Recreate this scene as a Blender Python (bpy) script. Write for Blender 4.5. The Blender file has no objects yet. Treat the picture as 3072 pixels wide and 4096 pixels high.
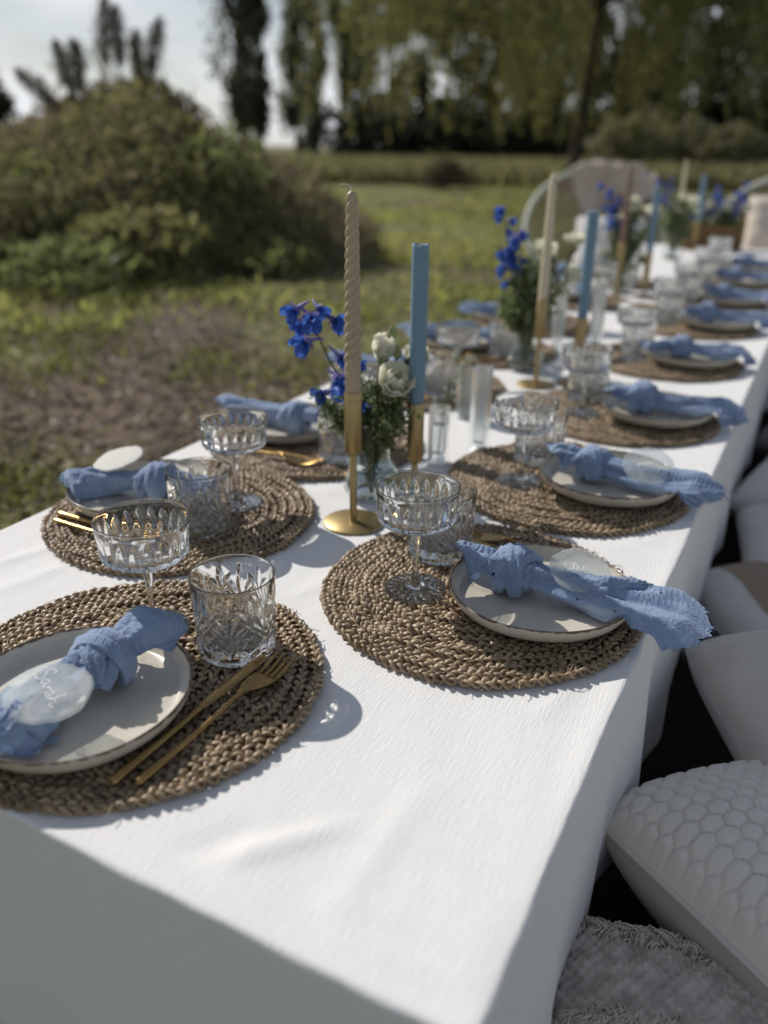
import bpy, math, random
import numpy as np
from mathutils import Matrix, Vector

PI = math.pi
R = math.radians
scene = bpy.context.scene
col = scene.collection

# ------------------------------------------------------------------ camera
CAM = np.array([0.52, -0.32, 0.8925])
F_PX, PITCH, ROLL, HEAD = 3313.0, R(23.89), R(0.69), R(27.0)


def cam_axes():
    rt = np.array([math.cos(HEAD), math.sin(HEAD), 0])
    fh = np.array([-math.sin(HEAD), math.cos(HEAD), 0])
    up = np.array([0, 0, 1.0])
    fw = fh * math.cos(PITCH) - up * math.sin(PITCH)
    dn = -fh * math.sin(PITCH) - up * math.cos(PITCH)
    c, s = math.cos(ROLL), math.sin(ROLL)
    return c * rt - s * dn, -(s * rt + c * dn), -fw      # image x, image up, back


AX, AY, AZ = cam_axes()
cd = bpy.data.cameras.new('camera')
cam = bpy.data.objects.new('camera', cd)
col.objects.link(cam)
M = Matrix.Identity(4)
for i in range(3):
    M[i][0], M[i][1], M[i][2], M[i][3] = AX[i], AY[i], AZ[i], CAM[i]
cam.matrix_world = M
cd.sensor_fit = 'VERTICAL'
cd.sensor_height = 36.0
cd.sensor_width = 27.0
cd.lens = F_PX / 4096 * 36
cd.clip_start = 0.02
cd.clip_end = 2000
cd.dof.use_dof = True
cd.dof.focus_distance = 0.90
cd.dof.aperture_fstop = 2.35
cd.dof.aperture_blades = 0
scene.camera = cam


def ray(u, v, d):
    """point at horizontal distance d in the direction of photo pixel (u, v), photo 1659 wide"""
    x, y = u * 1.8517 - 1536, v * 1.8517 - 2048
    q = AX * x - AY * y - AZ * F_PX
    t = d / math.hypot(q[0], q[1])
    return CAM + q * t


def onz(u, v, z):
    x, y = u * 1.8517 - 1536, v * 1.8517 - 2048
    q = AX * x - AY * y - AZ * F_PX
    return CAM + q * ((z - CAM[2]) / q[2])


# ------------------------------------------------------------------ light
SUN_EL = R(37)
sx, sy = -0.945, 0.327
w = bpy.data.worlds.new('World')
scene.world = w
w.use_nodes = True
nt = w.node_tree
nt.nodes.clear()
out = nt.nodes.new('ShaderNodeOutputWorld')
bg = nt.nodes.new('ShaderNodeBackground')
sky = nt.nodes.new('ShaderNodeTexSky')
sky.sky_type = 'NISHITA'
sky.sun_disc = False
sky.sun_elevation = SUN_EL
sky.sun_rotation = math.atan2(sx, sy)
sky.air_density = 1.0
sky.dust_density = 0.7
tc = nt.nodes.new('ShaderNodeTexCoord')
mp = nt.nodes.new('ShaderNodeMapping')
mp.inputs['Scale'].default_value = (1.0, 1.0, 3.2)
nz = nt.nodes.new('ShaderNodeTexNoise')
nz.inputs['Scale'].default_value = 2.6
nz.inputs['Detail'].default_value = 7
nz.inputs['Roughness'].default_value = 0.55
rp = nt.nodes.new('ShaderNodeValToRGB')
rp.color_ramp.elements[0].position = 0.30
rp.color_ramp.elements[1].position = 0.58
mx = nt.nodes.new('ShaderNodeMix')
mx.data_type = 'RGBA'
mx.inputs[7].default_value = (15.6, 16.0, 16.6, 1)
nt.links.new(tc.outputs['Generated'], mp.inputs['Vector'])
nt.links.new(mp.outputs['Vector'], nz.inputs['Vector'])
nt.links.new(nz.outputs['Fac'], rp.inputs['Fac'])
sxyz = nt.nodes.new('ShaderNodeSeparateXYZ')
nt.links.new(tc.outputs['Generated'], sxyz.inputs['Vector'])
hz = nt.nodes.new('ShaderNodeMapRange')
hz.interpolation_type = 'SMOOTHSTEP'
hz.inputs['From Min'].default_value = 0.0
hz.inputs['From Max'].default_value = 0.42
hz.inputs['To Min'].default_value = 1.0
hz.inputs['To Max'].default_value = 0.20
nt.links.new(sxyz.outputs['Z'], hz.inputs['Value'])
cm = nt.nodes.new('ShaderNodeMath')
cm.operation = 'MULTIPLY'
nt.links.new(rp.outputs['Color'], cm.inputs[0])
nt.links.new(hz.outputs['Result'], cm.inputs[1])
nt.links.new(cm.outputs[0], mx.inputs[0])
nt.links.new(sky.outputs['Color'], mx.inputs[6])
nt.links.new(mx.outputs[2], bg.inputs['Color'])
bg.inputs['Strength'].default_value = 0.05
nt.links.new(bg.outputs['Background'], out.inputs['Surface'])

sd = bpy.data.lights.new('sun', 'SUN')
sd.energy = 3.6
sd.angle = R(0.6)
sd.color = (1.0, 0.95, 0.88)
sun = bpy.data.objects.new('sun', sd)
col.objects.link(sun)
sdir = Vector((sx * math.cos(SUN_EL), sy * math.cos(SUN_EL), math.sin(SUN_EL)))
sun.rotation_euler = sdir.to_track_quat('Z', 'Y').to_euler()
sun.location = (-6, 3, 6)
sd.cycles.is_caustics_light = True

vs = scene.view_settings
vs.view_transform = 'Standard'
vs.look = 'None'
vs.exposure = 0.18
vs.gamma = 1.0
cy = scene.cycles
cy.use_denoising = True
cy.max_bounces = 24
cy.transmission_bounces = 24
cy.transparent_max_bounces = 16
cy.glossy_bounces = 6
cy.diffuse_bounces = 3
cy.sample_clamp_indirect = 16.0
cy.caustics_refractive = True
cy.caustics_reflective = False
cy.blur_glossy = 0.2


# ------------------------------------------------------------------ materials
def nodes(m):
    m.use_nodes = True
    return m.node_tree.nodes, m.node_tree.links


def mat(name, base, rough=0.6, metal=0.0, var=None, var_scale=20.0, bump=0.0, bump_scale=200.0, sheen=0.0,
        trans=0.0, ior=1.45, sss=0.0, island=0.0, translucent=0.0, coat=0.0, stretch=None, spec=None, bump_dist=0.001):
    m = bpy.data.materials.new(name)
    N, L = nodes(m)
    b = N['Principled BSDF']
    b.inputs['Base Color'].default_value = (*base, 1)
    b.inputs['Roughness'].default_value = rough
    b.inputs['Metallic'].default_value = metal
    b.inputs['IOR'].default_value = ior
    if spec is not None:
        b.inputs['Specular IOR Level'].default_value = spec
    b.inputs['Transmission Weight'].default_value = trans
    if sheen:
        b.inputs['Sheen Weight'].default_value = sheen
        b.inputs['Sheen Roughness'].default_value = 0.5
    if coat:
        b.inputs['Coat Weight'].default_value = coat
        b.inputs['Coat Roughness'].default_value = 0.1
    if sss:
        b.inputs['Subsurface Weight'].default_value = sss
        b.inputs['Subsurface Radius'].default_value = (0.006, 0.004, 0.003)
    t = N.new('ShaderNodeTexCoord')
    vec = t.outputs['Object']
    if stretch:
        mpn = N.new('ShaderNodeMapping')
        mpn.inputs['Scale'].default_value = stretch
        L.new(vec, mpn.inputs['Vector'])
        vec = mpn.outputs['Vector']
    colour = None
    if var is not None:
        n = N.new('ShaderNodeTexNoise')
        n.inputs['Scale'].default_value = var_scale
        n.inputs['Detail'].default_value = 5
        L.new(vec, n.inputs['Vector'])
        r = N.new('ShaderNodeValToRGB')
        r.color_ramp.elements[0].position = 0.35
        r.color_ramp.elements[1].position = 0.65
        r.color_ramp.elements[0].color = (*base, 1)
        r.color_ramp.elements[1].color = (*var, 1)
        L.new(n.outputs['Fac'], r.inputs['Fac'])
        colour = r.outputs['Color']
    if island:
        g = N.new('ShaderNodeNewGeometry')
        mr = N.new('ShaderNodeMapRange')
        mr.inputs['To Min'].default_value = 1 - island
        mr.inputs['To Max'].default_value = 1 + island
        L.new(g.outputs['Random Per Island'], mr.inputs['Value'])
        hs = N.new('ShaderNodeHueSaturation')
        hs.inputs['Color'].default_value = (*base, 1)
        if colour:
            L.new(colour, hs.inputs['Color'])
        L.new(mr.outputs['Result'], hs.inputs['Value'])
        colour = hs.outputs['Color']
    if colour:
        L.new(colour, b.inputs['Base Color'])
    if bump:
        n2 = N.new('ShaderNodeTexNoise')
        n2.inputs['Scale'].default_value = bump_scale
        n2.inputs['Detail'].default_value = 4
        L.new(vec, n2.inputs['Vector'])
        bp = N.new('ShaderNodeBump')
        bp.inputs['Strength'].default_value = bump
        bp.inputs['Distance'].default_value = bump_dist
        L.new(n2.outputs['Fac'], bp.inputs['Height'])
        L.new(bp.outputs['Normal'], b.inputs['Normal'])
    if translucent:
        tr = N.new('ShaderNodeBsdfTranslucent')
        tr.inputs['Color'].default_value = (*base, 1)
        if colour:
            L.new(colour, tr.inputs['Color'])
        ms = N.new('ShaderNodeMixShader')
        ms.inputs['Fac'].default_value = translucent
        o = N['Material Output']
        L.new(b.outputs['BSDF'], ms.inputs[1])
        L.new(tr.outputs['BSDF'], ms.inputs[2])
        L.new(ms.outputs['Shader'], o.inputs['Surface'])
    return m


def mat_cloth():
    m = mat('white_linen', (0.80, 0.79, 0.775), rough=0.9, sheen=0.15)
    N, L = nodes(m)
    b = N['Principled BSDF']
    t = N.new('ShaderNodeTexCoord')
    w1 = N.new('ShaderNodeTexWave')
    w1.inputs['Scale'].default_value = 320
    w1.inputs['Distortion'].default_value = 1.5
    w1.bands_direction = 'X'
    n1 = N.new('ShaderNodeTexNoise')
    n1.inputs['Scale'].default_value = 60
    n1.inputs['Detail'].default_value = 6
    mpn = N.new('ShaderNodeMapping')
    mpn.inputs['Rotation'].default_value = (0, 0, 0.0)
    mpn.inputs['Scale'].default_value = (9, 1.0, 3)
    L.new(t.outputs['Object'], mpn.inputs['Vector'])
    L.new(mpn.outputs['Vector'], n1.inputs['Vector'])
    L.new(t.outputs['Object'], w1.inputs['Vector'])
    b1 = N.new('ShaderNodeBump')
    b1.inputs['Strength'].default_value = 0.45
    b1.inputs['Distance'].default_value = 0.0016
    L.new(n1.outputs['Fac'], b1.inputs['Height'])
    b2 = N.new('ShaderNodeBump')
    b2.inputs['Strength'].default_value = 0.15
    b2.inputs['Distance'].default_value = 0.0005
    L.new(w1.outputs['Fac'], b2.inputs['Height'])
    L.new(b1.outputs['Normal'], b2.inputs['Normal'])
    L.new(b2.outputs['Normal'], b.inputs['Normal'])
    return m


def mat_straw():
    m = mat('seagrass', (0.225, 0.168, 0.11), rough=0.40, var=(0.37, 0.29, 0.20), var_scale=45, island=0.0)
    N, L = nodes(m)
    b = N['Principled BSDF']
    uv = N.new('ShaderNodeUVMap')
    mpn = N.new('ShaderNodeMapping')
    mpn.inputs['Scale'].default_value = (1.6, 9, 1)
    n = N.new('ShaderNodeTexNoise')
    n.inputs['Scale'].default_value = 1.0
    n.inputs['Detail'].default_value = 3
    L.new(uv.outputs['UV'], mpn.inputs['Vector'])
    L.new(mpn.outputs['Vector'], n.inputs['Vector'])
    r = N.new('ShaderNodeValToRGB')
    e = r.color_ramp.elements
    e[0].position, e[0].color = 0.30, (0.36, 0.31, 0.26, 1)
    e[1].position, e[1].color = 0.62, (1.50, 1.43, 1.30, 1)
    L.new(n.outputs['Fac'], r.inputs['Fac'])
    mm = N.new('ShaderNodeMix')
    mm.data_type = 'RGBA'
    mm.blend_type = 'MULTIPLY'
    mm.inputs[0].default_value = 1
    src = b.inputs['Base Color'].links[0].from_socket
    L.new(src, mm.inputs[6])
    L.new(r.outputs['Color'], mm.inputs[7])
    L.new(mm.outputs[2], b.inputs['Base Color'])
    bp = N.new('ShaderNodeBump')
    bp.inputs['Strength'].default_value = 0.6
    bp.inputs['Distance'].default_value = 0.0008
    L.new(n.outputs['Fac'], bp.inputs['Height'])
    L.new(bp.outputs['Normal'], b.inputs['Normal'])
    return m


def mat_plate():
    m = mat('stoneware', (0.56, 0.53, 0.465), rough=0.28, coat=0.25)
    N, L = nodes(m)
    b = N['Principled BSDF']
    t = N.new('ShaderNodeTexCoord')
    sep = N.new('ShaderNodeSeparateXYZ')
    L.new(t.outputs['Object'], sep.inputs['Vector'])
    n = N.new('ShaderNodeTexNoise')
    n.inputs['Scale'].default_value = 90
    n.inputs['Detail'].default_value = 5
    L.new(t.outputs['Object'], n.inputs['Vector'])
    # brown bare clay shows along the lip
    ad = N.new('ShaderNodeMath')
    ad.operation = 'MULTIPLY_ADD'
    ad.inputs[1].default_value = 0.0075
    L.new(n.outputs['Fac'], ad.inputs[0])
    L.new(sep.outputs['Z'], ad.inputs[2])
    mr = N.new('ShaderNodeMapRange')
    mr.inputs['From Min'].default_value = 0.0275
    mr.inputs['From Max'].default_value = 0.0292
    L.new(ad.outputs[0], mr.inputs['Value'])
    # speckles and clouding of the glaze
    n2 = N.new('ShaderNodeTexNoise')
    n2.inputs['Scale'].default_value = 420
    n2.inputs['Detail'].default_value = 2
    L.new(t.outputs['Object'], n2.inputs['Vector'])
    r2 = N.new('ShaderNodeValToRGB')
    e = r2.color_ramp.elements
    e[0].position, e[0].color = 0.66, (1, 1, 1, 1)
    e[1].position, e[1].color = 0.76, (0.55, 0.47, 0.38, 1)
    L.new(n2.outputs['Fac'], r2.inputs['Fac'])
    n3 = N.new('ShaderNodeTexNoise')
    n3.inputs['Scale'].default_value = 22
    n3.inputs['Detail'].default_value = 5
    L.new(t.outputs['Object'], n3.inputs['Vector'])
    r3 = N.new('ShaderNodeValToRGB')
    e = r3.color_ramp.elements
    e[0].position, e[0].color = 0.3, (0.54, 0.50, 0.42, 1)
    e[1].position, e[1].color = 0.7, (0.65, 0.61, 0.525, 1)
    L.new(n3.outputs['Fac'], r3.inputs['Fac'])
    mm = N.new('ShaderNodeMix')
    mm.data_type = 'RGBA'
    mm.blend_type = 'MULTIPLY'
    mm.inputs[0].default_value = 1
    L.new(r3.outputs['Color'], mm.inputs[6])
    L.new(r2.outputs['Color'], mm.inputs[7])
    m2 = N.new('ShaderNodeMix')
    m2.data_type = 'RGBA'
    L.new(mr.outputs['Result'], m2.inputs[0])
    L.new(mm.outputs[2], m2.inputs[6])
    m2.inputs[7].default_value = (0.12, 0.075, 0.045, 1)
    L.new(m2.outputs[2], b.inputs['Base Color'])
    return m


def mat_muslin():
    m = mat('blue_muslin', (0.265, 0.36, 0.545), rough=0.95, var=(0.345, 0.45, 0.635), var_scale=60, sheen=0.3)
    N, L = nodes(m)
    b = N['Principled BSDF']
    o = N['Material Output']
    uv = N.new('ShaderNodeUVMap')
    # crinkle of the double gauze
    mpn = N.new('ShaderNodeMapping')
    mpn.inputs['Scale'].default_value = (190, 60, 1)
    n = N.new('ShaderNodeTexNoise')
    n.inputs['Scale'].default_value = 2.0
    n.inputs['Detail'].default_value = 3
    n.inputs['Distortion'].default_value = 0.6
    L.new(uv.outputs['UV'], mpn.inputs['Vector'])
    L.new(mpn.outputs['Vector'], n.inputs['Vector'])
    bp = N.new('ShaderNodeBump')
    bp.inputs['Strength'].default_value = 1.0
    bp.inputs['Distance'].default_value = 0.0022
    L.new(n.outputs['Fac'], bp.inputs['Height'])
    L.new(bp.outputs['Normal'], b.inputs['Normal'])
    # cloth lets some light through, and punched eyelets are open
    tr = N.new('ShaderNodeBsdfTranslucent')
    tr.inputs['Color'].default_value = (0.22, 0.33, 0.60, 1)
    ms = N.new('ShaderNodeMixShader')
    ms.inputs['Fac'].default_value = 0.22
    L.new(b.outputs['BSDF'], ms.inputs[1])
    L.new(tr.outputs['BSDF'], ms.inputs[2])
    mp2 = N.new('ShaderNodeMapping')
    mp2.inputs['Scale'].default_value = (105, 105, 1)
    L.new(uv.outputs['UV'], mp2.inputs['Vector'])
    vo = N.new('ShaderNodeTexVoronoi')
    vo.inputs['Scale'].default_value = 1.0
    vo.inputs['Randomness'].default_value = 0.8
    L.new(mp2.outputs['Vector'], vo.inputs['Vector'])
    sp = N.new('ShaderNodeMapping')
    sp.inputs['Scale'].default_value = (26, 26, 1)
    L.new(uv.outputs['UV'], sp.inputs['Vector'])
    sn = N.new('ShaderNodeTexNoise')
    sn.inputs['Scale'].default_value = 1.0
    sn.inputs['Detail'].default_value = 0
    L.new(sp.outputs['Vector'], sn.inputs['Vector'])
    g1 = N.new('ShaderNodeMath')
    g1.operation = 'GREATER_THAN'
    g1.inputs[1].default_value = 0.62
    L.new(sn.outputs['Fac'], g1.inputs[0])
    l1 = N.new('ShaderNodeMath')
    l1.operation = 'LESS_THAN'
    l1.inputs[1].default_value = 0.17
    L.new(vo.outputs['Distance'], l1.inputs[0])
    mu = N.new('ShaderNodeMath')
    mu.operation = 'MULTIPLY'
    L.new(g1.outputs[0], mu.inputs[0])
    L.new(l1.outputs[0], mu.inputs[1])
    tp = N.new('ShaderNodeBsdfTransparent')
    m3 = N.new('ShaderNodeMixShader')
    L.new(mu.outputs[0], m3.inputs['Fac'])
    L.new(ms.outputs['Shader'], m3.inputs[1])
    L.new(tp.outputs['BSDF'], m3.inputs[2])
    L.new(m3.outputs['Shader'], o.inputs['Surface'])
    return m


def mat_glass(name='clear_glass', tint=(0.985, 0.995, 0.99), ior=1.5, rough=0.0, scatter=0.0):
    m = bpy.data.materials.new(name)
    N, L = nodes(m)
    N.remove(N['Principled BSDF'])
    g = N.new('ShaderNodeBsdfGlass')
    g.inputs['Color'].default_value = (*tint, 1)
    g.inputs['Roughness'].default_value = rough
    g.inputs['IOR'].default_value = ior
    tp = N.new('ShaderNodeBsdfTransparent')
    tp.inputs['Color'].default_value = (*tint, 1)
    ms = N.new('ShaderNodeMixShader')
    ms.inputs['Fac'].default_value = GLASS_CLEAR
    L.new(g.outputs['BSDF'], ms.inputs[1])
    L.new(tp.outputs['BSDF'], ms.inputs[2])
    df = N.new('ShaderNodeBsdfDiffuse')
    df.inputs['Color'].default_value = (0.95, 0.96, 0.96, 1)
    tl = N.new('ShaderNodeBsdfTranslucent')
    tl.inputs['Color'].default_value = (0.95, 0.96, 0.96, 1)
    m2 = N.new('ShaderNodeMixShader')
    m2.inputs['Fac'].default_value = 0.6
    L.new(df.outputs['BSDF'], m2.inputs[1])
    L.new(tl.outputs['BSDF'], m2.inputs[2])
    m3 = N.new('ShaderNodeMixShader')
    m3.inputs['Fac'].default_value = scatter
    L.new(ms.outputs['Shader'], m3.inputs[1])
    L.new(m2.outputs['Shader'], m3.inputs[2])
    L.new(m3.outputs['Shader'], N['Material Output'].inputs['Surface'])
    return m


def mat_ground():
    m = mat('field_ground', (0.06, 0.06, 0.02), rough=0.95)
    N, L = nodes(m)
    b = N['Principled BSDF']
    t = N.new('ShaderNodeTexCoord')
    n1 = N.new('ShaderNodeTexNoise')
    n1.inputs['Scale'].default_value = 0.75
    n1.inputs['Detail'].default_value = 8
    n1.inputs['Roughness'].default_value = 0.65
    L.new(t.outputs['Object'], n1.inputs['Vector'])
    r1 = N.new('ShaderNodeValToRGB')
    e = r1.color_ramp.elements
    e[0].position, e[0].color = 0.44, (0.115, 0.083, 0.058, 1)
    e[1].position, e[1].color = 0.56, (0.17, 0.175, 0.055, 1)
    # a worn bare patch in the field beside the table
    ds = N.new('ShaderNodeVectorMath')
    ds.operation = 'DISTANCE'
    ds.inputs[1].default_value = (-2.9, 2.1, 0)
    L.new(t.outputs['Object'], ds.inputs[0])
    pr = N.new('ShaderNodeMapRange')
    pr.inputs['From Min'].default_value = 0.6
    pr.inputs['From Max'].default_value = 2.6
    pr.inputs['To Min'].default_value = -0.065
    pr.inputs['To Max'].default_value = 0.05
    L.new(ds.outputs['Value'], pr.inputs['Value'])
    sm = N.new('ShaderNodeMath')
    L.new(n1.outputs['Fac'], sm.inputs[0])
    L.new(pr.outputs['Result'], sm.inputs[1])
    L.new(sm.outputs[0], r1.inputs['Fac'])
    n2 = N.new('ShaderNodeTexNoise')
    n2.inputs['Scale'].default_value = 14
    n2.inputs['Detail'].default_value = 6
    L.new(t.outputs['Object'], n2.inputs['Vector'])
    r2 = N.new('ShaderNodeValToRGB')
    e = r2.color_ramp.elements
    e[0].position, e[0].color = 0.34, (0.30, 0.30, 0.28, 1)
    e[1].position, e[1].color = 0.7, (1.5, 1.45, 1.35, 1)
    L.new(n2.outputs['Fac'], r2.inputs['Fac'])
    mm = N.new('ShaderNodeMix')
    mm.data_type = 'RGBA'
    mm.blend_type = 'MULTIPLY'
    mm.inputs[0].default_value = 1
    L.new(r1.outputs['Color'], mm.inputs[6])
    L.new(r2.outputs['Color'], mm.inputs[7])
    L.new(mm.outputs[2], b.inputs['Base Color'])
    bp = N.new('ShaderNodeBump')
    bp.inputs['Strength'].default_value = 0.8
    bp.inputs['Distance'].default_value = 0.03
    L.new(n2.outputs['Fac'], bp.inputs['Height'])
    L.new(bp.outputs['Normal'], b.inputs['Normal'])
    return m


GLASS_CLEAR = 0.0
CLOTH = mat_cloth()
STRAW = mat_straw()
PLATE = mat_plate()
MUSLIN = mat_muslin()
GLASS = mat_glass(tint=(0.995, 1.0, 0.998), scatter=0.008)
VGLASS = mat_glass('green_tinted_glass', (0.975, 0.992, 0.985))
FROST = mat_glass('satin_glass', (0.97, 0.985, 0.985), 1.45, 0.30, 0.05)
WATER = mat_glass('water', (0.98, 0.99, 0.99), 1.33)
BRASS = mat('brushed_brass', (0.46, 0.345, 0.17), rough=0.42, metal=1.0, var=(0.40, 0.30, 0.14), var_scale=30,
            bump=0.06, bump_scale=60, stretch=(1, 1, 14))
GOLD = mat('gold_cutlery', (0.44, 0.285, 0.115), rough=0.26, metal=1.0, var=(0.36, 0.23, 0.09), var_scale=40)
WAX_TAN = mat('taupe_wax', (0.49, 0.39, 0.265), rough=0.5, sss=0.25)
WAX_BLUE = mat('blue_wax', (0.19, 0.305, 0.405), rough=0.45, sss=0.2, var=(0.205, 0.325, 0.425), var_scale=60)
WAX_IVORY = mat('ivory_wax', (0.72, 0.64, 0.46), rough=0.45, sss=0.3)
WAX_BROWN = mat('brown_wax', (0.30, 0.19, 0.13), rough=0.5, sss=0.2)
WICK = mat('charred_wick', (0.02, 0.02, 0.02), rough=0.9)
WICKW = mat('cotton_wick', (0.75, 0.72, 0.66), rough=0.9)
def mat_resin():
    m = mat('milky_resin', (0.80, 0.83, 0.82), rough=0.45, spec=0.25, var=(0.86, 0.88, 0.86), var_scale=40, translucent=0.35)
    N, L = nodes(m)
    o = N['Material Output']
    src = o.inputs['Surface'].links[0].from_socket
    tp = N.new('ShaderNodeBsdfTransparent')
    tp.inputs['Color'].default_value = (0.93, 0.96, 0.97, 1)
    t = N.new('ShaderNodeTexCoord')
    n = N.new('ShaderNodeTexNoise')
    n.inputs['Scale'].default_value = 55
    n.inputs['Detail'].default_value = 3
    L.new(t.outputs['Object'], n.inputs['Vector'])
    mr = N.new('ShaderNodeMapRange')
    mr.inputs['From Min'].default_value = 0.3
    mr.inputs['From Max'].default_value = 0.7
    mr.inputs['To Min'].default_value = 0.58
    mr.inputs['To Max'].default_value = 0.80
    L.new(n.outputs['Fac'], mr.inputs['Value'])
    ms = N.new('ShaderNodeMixShader')
    L.new(mr.outputs['Result'], ms.inputs['Fac'])
    L.new(src, ms.inputs[1])
    L.new(tp.outputs['BSDF'], ms.inputs[2])
    L.new(ms.outputs['Shader'], o.inputs['Surface'])
    return m


RESIN = mat_resin()
RESINW = mat('white_resin', (0.74, 0.73, 0.68), rough=0.6, spec=0.15, translucent=0.25)
INK = mat('white_ink', (0.9, 0.9, 0.9), rough=0.6)
PETAL_B = mat('blue_petal', (0.03, 0.10, 0.46), rough=0.5, translucent=0.45, var=(0.10, 0.22, 0.62), var_scale=140)
PETAL_L = mat('lilac_sepal', (0.33, 0.32, 0.66), rough=0.5, translucent=0.3, var=(0.22, 0.2, 0.45), var_scale=160)
PETAL_D = mat('dark_flower_eye', (0.03, 0.015, 0.06), rough=0.7)
PETAL_W = mat('cream_petal', (0.93, 0.92, 0.80), rough=0.5, translucent=0.55)
BUD = mat('green_bud', (0.40, 0.43, 0.20), rough=0.5, translucent=0.3)
STEM = mat('green_stem', (0.085, 0.11, 0.04), rough=0.5)
SPRIG = mat('small_green_leaf', (0.21, 0.26, 0.11), rough=0.5, translucent=0.5, island=0.4)
SPRIGW = mat('tiny_white_flower', (0.70, 0.70, 0.62), rough=0.6, translucent=0.3)
GROUND = mat_ground()
GRASS = mat('grass_blade', (0.19, 0.225, 0.055), rough=0.6, translucent=0.4, island=0.45, var=(0.235, 0.215, 0.09), var_scale=1.2)
MOWN = mat('mown_grass', (0.30, 0.35, 0.09), rough=0.6, translucent=0.55, island=0.35, var=(0.40, 0.385, 0.14), var_scale=0.5)
LITTER = mat('leaf_litter', (0.19, 0.15, 0.11), rough=0.6, island=0.75, translucent=0.15)
GRASSY = mat('dry_tall_grass', (0.29, 0.27, 0.13), rough=0.7, translucent=0.45, island=0.35, var=(0.20, 0.20, 0.09), var_scale=0.8)
WEED = mat('weed_leaf', (0.22, 0.24, 0.085), rough=0.6, translucent=0.55, island=0.35, var=(0.27, 0.235, 0.11), var_scale=1.3)
WEEDG = mat('nettle_leaf', (0.21, 0.24, 0.09), rough=0.6, translucent=0.5, island=0.4)
DRYW = mat('dry_weed', (0.27, 0.21, 0.14), rough=0.8, translucent=0.4, island=0.5, var=(0.17, 0.14, 0.085), var_scale=1.0)
SOIL = mat('mound_soil', (0.10, 0.085, 0.055), rough=0.95, var=(0.09, 0.095, 0.04), var_scale=2.0, bump=0.7, bump_scale=6, bump_dist=0.05)
REED = mat('reed_plume', (0.17, 0.14, 0.11), rough=0.8, translucent=0.2, island=0.4)
POPLAR = mat('poplar_leaf', (0.12, 0.135, 0.08), rough=0.6, translucent=0.45, island=0.5)
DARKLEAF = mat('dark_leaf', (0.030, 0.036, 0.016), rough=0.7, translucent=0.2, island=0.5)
WILLOW = mat('willow_leaf', (0.24, 0.235, 0.08), rough=0.6, translucent=0.6, island=0.4)
SHRUB = mat('shrub_leaf', (0.22, 0.215, 0.11), rough=0.6, translucent=0.4, island=0.4)
BARK = mat('bark', (0.055, 0.042, 0.032), rough=0.95, bump=0.6, bump_scale=8, bump_dist=0.04)
RUG = mat('dark_rug', (0.016, 0.012, 0.011), rough=1.0, bump=0.6, bump_scale=90, bump_dist=0.004, var=(0.024, 0.018, 0.016), var_scale=40)
WOOD = mat('table_wood', (0.30, 0.19, 0.10), rough=0.6, var=(0.22, 0.13, 0.07), var_scale=6, stretch=(8, 1, 8))
CRATE = mat('crate_wood', (0.20, 0.12, 0.05), rough=0.7, var=(0.14, 0.08, 0.035), var_scale=10)
VELVET = mat('grey_white_plush', (0.84, 0.785, 0.71), rough=1.0, sheen=0.5, bump=0.5, bump_scale=420, bump_dist=0.002)
PIPE = mat('beige_piping', (0.72, 0.66, 0.60), rough=0.95)
LINING = mat('beige_cotton', (0.54, 0.47, 0.42), rough=0.95)
FURRY = mat('beige_fleece', (0.70, 0.65, 0.58), rough=1.0, sheen=0.5, var=(0.62, 0.57, 0.51), var_scale=14, bump=0.6, bump_scale=260, bump_dist=0.003)
WOVEN = mat('woven_beige', (0.72, 0.65, 0.58), rough=1.0, var=(0.47, 0.42, 0.38), var_scale=50, bump=0.7, bump_scale=320, bump_dist=0.003)
FRINGE = mat('fringe_yarn', (0.74, 0.65, 0.57), rough=1.0, island=0.2)
WHITECOT = mat('white_cotton', (0.72, 0.70, 0.68), rough=0.95, bump=0.3, bump_scale=300)
TANCOT = mat('tan_cotton', (0.36, 0.28, 0.22), rough=0.95, bump=0.3, bump_scale=300)
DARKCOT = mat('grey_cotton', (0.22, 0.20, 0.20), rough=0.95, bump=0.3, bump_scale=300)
CREAM = mat('cream_cushion', (0.72, 0.62, 0.52), rough=0.95)
CANE = mat('pale_cane', (0.58, 0.60, 0.50), rough=0.5)
RATTAN = mat('rattan_weave', (0.27, 0.215, 0.17), rough=0.7)
THROW = mat('blush_throw', (0.66, 0.56, 0.48), rough=1.0, sheen=0.3, bump=0.6, bump_scale=70, bump_dist=0.01)
BRUSH = mat('brushwood', (0.08, 0.055, 0.04), rough=0.9, island=0.5)


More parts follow.
